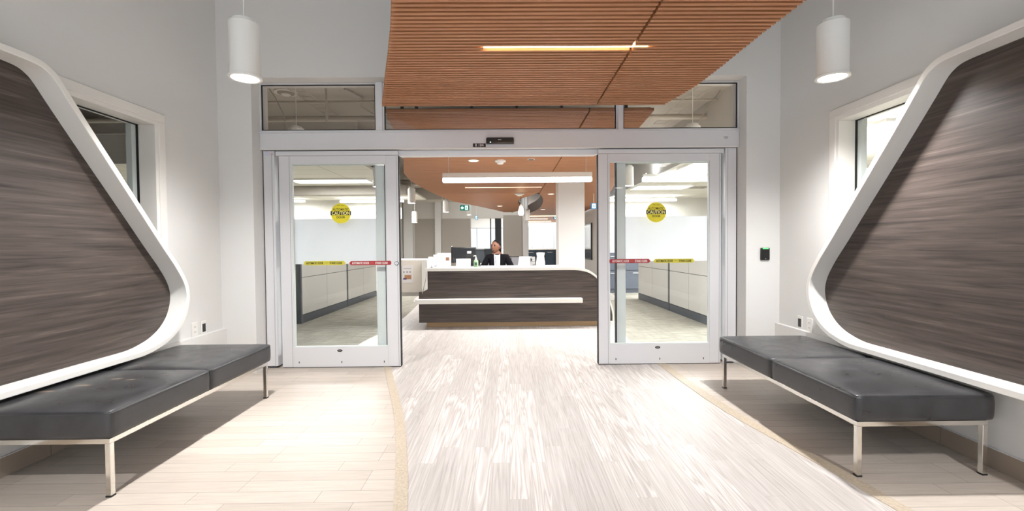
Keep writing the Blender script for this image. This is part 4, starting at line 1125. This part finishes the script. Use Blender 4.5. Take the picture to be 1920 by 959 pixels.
# rear wall with openings; X from pixel at the wall's distance
YW = 19.0
xs = lambda px: at(px, 440, YW).x
m = MB(); m.box(-4.4, xs(883), YW, YW+.15, 0, 3.5).box(xs(883), xs(943), YW, YW+.15, 2.33, 3.5).box(xs(943), xs(991), YW, YW+.15, 0, 3.5)
struct(m.build('wall_rear', WALLR))
for nm, a, b, c in (('trim_12', 778, 815, GREYWALL), ('trim_13', 829, 882, GREYWALL), ('trim_14', 944, 979, GREYWALL)):
    struct(box(xs(a), xs(b), YW-.02, YW, .05, 2.32 if a != 944 else 2.45).build(nm, c))
for nm, a, b in (('trim_15', 758, 775), ('trim_16', 816.5, 827.5), ('trim_17', 980, 990)):
    struct(box(xs(a), xs(b), YW-.14, YW-.02, 0, 3.2).build(nm, WALL))
struct(box(-3.0, 3.1, 30, 30.15, 0, .95).build('wall_end', WALLR)); 
struct(box(-3.0, 3.1, 30, 30.15, 2.35, 3.5).build('wall_end', WALLR))
struct(box(-10, -3.0, 30, 30.15, 0, 3.5).build('wall_end', WALLR)); struct(box(-.2, .9, 30, 30.15, .95, 2.35).build('wall_end', WALLR))
for i, (a, b) in enumerate(((-3.0, -.2), (.9, 3.1))):
    w = sthing('window_%d' % (8+i), 'bright daylight window in the far end wall, '+('left of the person' if i == 0 else 'beside the column'), 'window', (a, 30, .95))
    f = MB(); frame_ring(f, a, b, .95, 2.35, 30.02, 30.10, .05); k = 3
    for j in range(1, k): x = a+(b-a)*j/k; f.box(x-.025, x+.025, 30.02, 30.10, 1.0, 2.3)
    f.build('frame', ALUD, w); box(a+.05, b-.05, 30.05, 30.056, 1.0, 2.3).build('glass_pane', GLASS, w)
# column through the slatted ceiling
struct(box(.985, 1.49, 8.72, 9.22, 0, 3.5).build('wall_column', WALL))
# tile ceilings with bulkheads at the sides
struct(box(-10, -2.75, 8.2, 15.3, 2.75, 2.80).build('ceiling', ATILE)); struct(box(-10, -2.70, 8.12, 8.2, 2.70, 3.5).build('wall_bulkhead_left', WALLR))
struct(box(3.35, 10, 3.0, 15.3, 2.75, 2.80).build('ceiling', ATILE)); struct(box(3.27, 3.35, 3.0, 15.3, 2.70, 3.5).build('wall_bulkhead_right', WALLR))
struct(box(-10, -4.6, 2.0, 6.6, 2.75, 2.80).build('ceiling', ATILE)) if False else None
struct(box(-10, -2.6, 11.6, 11.9, 2.52, 2.75).build('trim_18', GREYWALL))
UP = (pi, 0, 0)
# uplight out of the tops of the linear fixtures

def panel_light(x0, x1, y0, y1, z, label):
    t = thing('ceiling_light_panel', label, 'ceiling light', ((x0+x1)/2, (y0+y1)/2, z))
    frame_ring(MB(), x0, x1, y0, y1, z-.03, z, .03)
    m = MB(); m.box(x0, x1, y0, y0+.03, z-.04, z).box(x0, x1, y1-.03, y1, z-.04, z).box(x0, x0+.03, y0+.03, y1-.03, z-.04, z).box(x1-.03, x1, y0+.03, y1-.03, z-.04, z); m.build('frame', WHITE, t)
    box(x0+.03, x1-.03, y0+.03, y1-.03, z-.03, z-.002).build('diffuser', LIGHTP, t)
    area((x0+x1)/2, (y0+y1)/2, z-.042, x1-x0-.06, y1-y0-.06, 70)
panel_light(-5.0, -3.2, 10.3, 10.9, 2.748, 'bright ceiling light panel over the left office area, nearer one')
panel_light(-4.6, -2.9, 13.0, 13.6, 2.748, 'bright ceiling light panel over the left office area, farther one')
panel_light(3.5, 4.9, 8.3, 9.3, 2.748, 'large bright ceiling light panel at the top of the right door glass')
panel_light(3.4, 4.9, 11.8, 12.6, 2.748, 'bright ceiling light panel lower in the right door glass')
panel_light(4.4, 5.8, 5.9, 6.5, 2.748, 'bright ceiling light panel seen through the right side window')
panel_light(-6.2, -5.0, 8.6, 9.1, 2.748, 'bright ceiling light panel seen through the left side window')
def dir_linear(p0, p1, Y, label, zt=None, h=.1):
    a = at(p0[0], p0[1], Y); b = at(p1[0], p0[1], Y)
    area((a.x+b.x)/2, Y, a.z+h+.004, b.x-a.x, .09, 16*(b.x-a.x), rot=(pi, 0, 0))
    return linear(a.x, b.x, Y, a.z, a.z+h, label, top=2.75, lit=.6, w=.1)
dir_linear((495, 380), (571, 380), 14.6, 'thin linear pendant light by the left office wall, leftmost')
dir_linear((638, 380), (757, 380), 14.6, 'thin linear pendant light by the left office wall behind the door stile')
dir_linear((1205, 341), (1345, 341), 9.9, 'linear pendant light with tall white housing in the right office area', h=.16)
dir_linear((1142, 378), (1268, 378), 14.6, 'thin linear pendant light by the right office wall')
area(5.1, 4.2, 2.345, 3.2, .09, 110, rot=(pi, 0, 0)); linear(3.5, 6.7, 4.2, 2.26, 2.34, 'added linear pendant brightening the tiles outside the right side window', top=2.75, lit=.6, w=.1)  # pendant and uplight added to brighten the tile ceiling behind window_2
area(5.1, 7.0, 2.345, 3.2, .09, 90, rot=(pi, 0, 0)); linear(3.5, 6.7, 7.0, 2.26, 2.34, 'added linear pendant brightening the tiles beyond the right side window, farther one', top=2.75, lit=.6, w=.1)  # second added pendant, its uplight brightens the tiles farther back
# ceiling vents
def vent(x, y, z, sz, label):
    t = thing('ceiling_vent', label, 'ceiling vent', (x, y, z-.01))
    for k, s_ in enumerate((sz, sz*.72, sz*.42)):
        m = MB(); h = s_/2
        frame_ring2 = [(x-h, y-h), (x+h, y-h), (x+h, y+h), (x-h, y+h)]; inn = [(x-h+.03, y-h+.03), (x+h-.03, y-h+.03), (x+h-.03, y+h-.03), (x-h+.03, y+h-.03)]
        m.band(inn, frame_ring2, 'Z', z-.012-.004*k, z); m.build('louvre', GREYWALL if k else PLASTICW, t)
vent(-4.35, 12.6, 2.749, .6, 'square ceiling vent in the tile ceiling above the caution sticker of the left door')
vent(5.3, 12.4, 2.749, .6, 'square ceiling vent in the tile ceiling seen in the right door glass')
vent(4.9, 5.0, 2.749, .5, 'square ceiling vent in the tile ceiling seen through the right side window')
def round_vent(px, py, label):
    d = at(px, py, 1); k = (3.49-CH)/(d.z-CH); x, y = d.x*k, k
    t = thing('round_diffuser', label, 'ceiling diffuser', (x, y, 3.44))
    MB().lathe(x, y, [(.16, 3.475), (.16, 3.499)], 32).build('outer_ring', WHITE, t)
    MB().lathe(x, y, [(.085, 3.452), (.12, 3.468), (.12, 3.476)], 32).build('inner_ring', GREYWALL, t); MB().lathe(x, y, [(.05, 3.44), (.07, 3.453)], 24).build('centre_disc', WHITE, t)
round_vent(536, 173, 'round white ceiling diffuser seen through the left transom')
round_vent(1380, 171, 'round white ceiling diffuser at the right edge of the right transom')

# pipes, ducts and conduits below the deck
PIPE = mat('painted_pipe', (196, 188, 178), .5)
def pipe(name, label, cat, pts, r, mt=PIPE):
    t = MB().tube(pts, r, 12).build(name, mt, smooth=True); tag(t, label, cat); return t
pipe('pipe', 'thick painted pipe crossing the office ceiling behind the transoms', 'pipe', [(-9, 7.4, 3.27), (9, 7.4, 3.27)], .045)
pipe('pipe', 'thin painted pipe crossing the office ceiling above the thick one', 'pipe', [(-9, 7.0, 3.42), (9, 7.0, 3.42)], .018)
pipe('pipe', 'thin painted pipe crossing the office ceiling farther back', 'pipe', [(-9, 8.05, 3.22), (9, 8.05, 3.22)], .015)
pipe('pipe', 'vertical threaded pipe drop in the left transom right of the pendant stem', 'pipe', [(-2.06, 5.2, 3.5), (-2.06, 5.2, 2.62)], .013)
pipe('conduit', 'bent conduit running diagonally in the left transom', 'conduit', [(-2.35, 6.6, 3.48), (-2.22, 7.0, 3.462), (-2.3, 7.2, 3.40), (-2.0, 8.6, 3.36)], .013)
pipe('cable', 'loose cable looping down in the left transom', 'cable', [(-3.3, 6.1, 3.5), (-3.1, 6.1, 3.2), (-2.98, 6.1, 2.95), (-2.95, 6.1, 2.6)], .006)
pipe('cable', 'loose cable curving in the right transom beside the pendant', 'cable', [(3.22, 6.8, 3.5), (3.0, 6.8, 3.2), (2.86, 6.8, 2.98), (2.80, 6.8, 2.7)], .007)
pipe('pipe', 'horizontal pipe below the ceiling seen left of the slatted ceiling in the doorway', 'pipe', [(-8, 13.2, 3.0), (-.6, 13.2, 3.0)], .06)
pipe('pipe', 'second horizontal pipe below the ceiling near the rear wall at left', 'pipe', [(-4.4, 17.2, 2.92), (.5, 17.2, 2.92)], .07)
def duct(x0, x1, y0, y1, z0, z1, label):
    t = thing('air_duct', label, 'duct', ((x0+x1)/2, (y0+y1)/2, z0))
    box(x0, x1, y0, y1, z0, z1).build('duct_body', GREYWALL, t, bevel=.01)
    for x in (x0+.4, (x0+x1)/2, x1-.4): box(x-.02, x+.02, y0-.015, y1+.015, z0-.015, z1+.015).build('flange', PIPE, t)
duct(-4.2, -.3, 15.6, 16.4, 2.78, 3.2, 'rectangular grey air duct near the rear wall left of the slatted ceiling')
for i, (x, y0, y1, z) in enumerate(((-3.0, 5.0, 8.0, 3.44), (2.7, 5.2, 8.0, 3.32))):
    t = thing('cable_tray', 'wire cable tray under the ceiling, '+('left side' if i == 0 else 'right side'), 'cable tray', (x, (y0+y1)/2, z))
    for dx in (-.1, .1): MB().tube([(x+dx, y0, z), (x+dx, y1, z)], .006, 6).build('side_wire', PIPE, t)
    r = MB()
    for j in range(16): yy = y0+(y1-y0)*j/15; r.tube([(x-.1, yy, z), (x+.1, yy, z)], .004, 5)
    r.build('cross_wires', PIPE, t)
for (x, y) in ((-.9, 4.53), (-.35, 4.55), (.1, 4.54), (.55, 4.55), (-1.05, 4.56), (1.2, 4.55)):
    t = thing('pipe_hanger', 'small dark ceiling hanger clamp behind the middle transom', 'hanger', (x, y, 2.56), 'hanger clamps above the slatted ceiling')
    MB().tube([(x, y, 2.536), (x, y, 2.60)], .018, 8).build('clamp', BLACK, t); MB().tube([(x, y, 2.6), (x, y, 3.5)], .004, 6).build('rod', ALUD, t)

# exit signs, small hanging lamps, framed screen
GRN = mat('exit_green', (20, 112, 92), .4, emit=.25, ecol=(20, 130, 105)); SWH = mat('exit_white', (225, 250, 246), .4, emit=.9, ecol=(205, 248, 245))
BLU = mat('sign_blue', (20, 92, 140), .4, emit=.3, ecol=(24, 110, 165))
def run_man(parent, cx, cz, h, y, mt):
    m = MB(); u = h/2
    def tb(pts, r): m.tube([(cx+a*u, y, cz+b*u) for a, b in pts], r*u, 6)
    tb([(.0, .35), (-.1, -.1)], .16); tb([(-.1, -.1), (.25, -.3), (.2, -.75)], .12); tb([(-.1, -.1), (-.3, -.5), (-.65, -.55)], .12)
    tb([(0, .3), (.35, .1), (.5, .25)], .09); tb([(0, .3), (-.35, .25), (-.45, 0)], .09)
    m.lathe(cx+.08*u, y, [(.01*u, cz+.5*u), (.17*u, cz+.58*u), (.17*u, cz+.72*u), (.01*u, cz+.82*u)], 8); m.build('running_figure', mt, parent)
def exit_sign(px0, py0, px1, py1, Y, label, kind, base, top=3.5):
    a = at(px0, py0, Y); b = at(px1, py1, Y); x0, x1, z0, z1 = a.x, b.x, b.z, a.z
    t = thing('exit_sign', label, 'exit sign', ((x0+x1)/2, Y, z0))
    box(x0, x1, Y, Y+.05, z0, z1).build('housing', base, t, bevel=.006)
    H = z1-z0; W = x1-x0; cz = (z0+z1)/2; y = Y-.004
    if 'A' in kind or 'B' in kind:
        cx = x0+W*.27 if 'A' in kind else x1-W*.25; s = -1 if 'A' in kind else 1
        MB().prism([(cx+s*.20*W, cz), (cx, cz+.34*H), (cx, cz+.12*H), (cx-s*.15*W, cz+.12*H), (cx-s*.15*W, cz-.12*H), (cx, cz-.12*H), (cx, cz-.34*H)], 'Y', y, Y).build('arrow', SWH, t)
    fx = (x0+W*.72) if 'A' in kind else ((x0+W*.30) if 'B' in kind else (x0+x1)/2); fw = .32*W if kind != 'F' else .62*W
    box(fx-fw/2, fx+fw/2, y, Y, z0+.1*H, z1-.1*H).build('doorway_symbol', SWH, t)
    run_man(t, fx, cz-.03*H, H*.7, y-.006, base)
    MB().tube([((x0+x1)/2, Y+.025, z1), ((x0+x1)/2, Y+.025, top)], .006, 6).build('hanging_rod', WHITE, t)
exit_sign(862.5, 385, 879.5, 395, 14.6, 'green exit sign with a left arrow and running figure', 'A', GRN)
exit_sign(890.5, 404.5, 896, 412, 17.9, 'small blue-green exit sign at the left rear opening', 'F', BLU)
exit_sign(1038, 403.5, 1049, 411.5, 21, 'distant blue exit sign with a right arrow left of the column', 'B', BLU)
exit_sign(1108, 381, 1119, 392, 11.6, 'blue-green exit sign at the right edge of the doorway', 'F', BLU)
def bulb(px, py, Y, label, r, h, mt, cyl=0):
    p = at(px, py, Y); t = thing('hanging_lamp', label, 'hanging lamp', (p.x, Y, p.z))
    MB().lathe(p.x, Y, [(r, p.z-h/2), (r, p.z+h*.45), (r*.7, p.z+h/2)] if cyl else [(r*.6, p.z-h/2), (r, p.z-h*.3), (r*.9, p.z), (r*.45, p.z+h*.42), (r*.25, p.z+h/2)], 20).build('shade', mt, t, smooth=True)
    MB().lathe(p.x, Y, [(r*.28, p.z+h/2), (r*.28, p.z+h/2+.05)], 12).build('socket', PLASTICW, t); MB().tube([(p.x, Y, p.z+h/2+.05), (p.x, Y, 3.45)], .006, 6).build('cord', BLACK, t)
bulb(977, 395, 11.9, 'glowing glass lamp hanging near the dark oval ceiling opening', .075, .26, LIGHTB)
bulb(989.5, 403, 14.5, 'white unlit cylinder lamp hanging right of the glowing lamp', .07, .34, WHITE, 1)
bulb(983.5, 414, 17.5, 'smallest white lamp hanging low by the rear pilaster', .05, .22, WHITE)
t = thing('wall_screen', 'dark framed wall screen on the wall right of the white column', 'screen', (3.1, 17.2, 1.2))
box(3.05, 3.099, 16.5, 18.9, .62, 1.98).build('frame', BLACK, t, bevel=.005); box(3.046, 3.05, 16.56, 18.84, .68, 1.92).build('glass_face', mat('screen_glass', (88, 92, 98), .1), t)
# glazed meeting room front in the left rear opening
t = thing('glass_partition', 'dark glazed partition standing in the left rear opening behind the person', 'glass partition', (-.75, 20.5, 0))
a = at(919, 440, 20.5).x; b = at(940, 440, 20.5).x
f = MB(); frame_ring(f, a, b, 0, 2.5, 20.5, 20.56, .05); f.box((a+b)/2-.03, (a+b)/2+.03, 20.5, 20.56, .05, 2.45); f.build('frame', DARKGREY, t)
box(a+.05, (a+b)/2-.03, 20.52, 20.53, .05, 2.45).build('glass_pane', GLASS, t); box((a+b)/2+.03, b-.05, 20.52, 20.53, .05, 2.45).build('dark_panel', DARKGREY, t)
# white blinds / furniture beyond the right rear opening
t = thing('kitchen_counter', 'dark blue counter with white items in the far room left of the column', 'counter', (1.6, 24, 0))
box(.95, 3.0, 24, 24.6, 0, .92).build('carcass', mat('dark_blue_counter', (50, 66, 80), .5), t); box(.93, 3.02, 23.96, 24.62, .92, .97).build('worktop', SOLID, t)
for i in range(4):
    dr = box(1.0+i*.5, 1.46+i*.5, 23.98, 24.0, .1, .88).build('cabinet_door', mat('dark_blue_door', (58, 76, 92), .5), t, bevel=.003); box(1.1+i*.5, 1.36+i*.5, 23.96, 23.98, .78, .80).build('handle', ALU, dr)
area(0.5, 17.0, 3.4, 5, 3, 50); area(1.9, 27, 3.4, 2, 5, 380, (.9, .95, 1)); area(-1.5, 25, 3.4, 3, 6, 300, (.93, .97, 1))  # broad area lights under the deck, no fixture built for them
area(-2.6, 6.6, 3.44, .6, 1.2, 25) if False else None

# spots for the inner pendants
for x, y, z, lb in inner: spot(x, y, z-.003, 42)
for (x, y) in ((-.5, 6.95), (.85, 10.2), (0, 8.5), (.3, 14), (2, 20)): spot(x, y, 2.485, 18)  # further spots added at slat height, most without a fitting above

# ------------------------------------------------------------------ daylight through the entrance behind the camera
W = bpy.data.worlds.new('world'); SC.world = W; W.use_nodes = True
bg = W.node_tree.nodes['Background']; bg.inputs[0].default_value = (.86, .93, 1, 1); bg.inputs[1].default_value = .95
SC.view_settings.view_transform = 'Standard'; SC.view_settings.look = 'None'; SC.view_settings.gamma = 1; SC.view_settings.exposure = .6
SC.view_settings.use_curve_mapping = False
cy = SC.cycles; cy.use_denoising = True; cy.max_bounces = 10; cy.diffuse_bounces = 5; cy.glossy_bounces = 4; cy.transparent_max_bounces = 24; cy.transmission_bounces = 6
cy.sample_clamp_indirect = 4; cy.caustics_reflective = False; cy.caustics_refractive = False
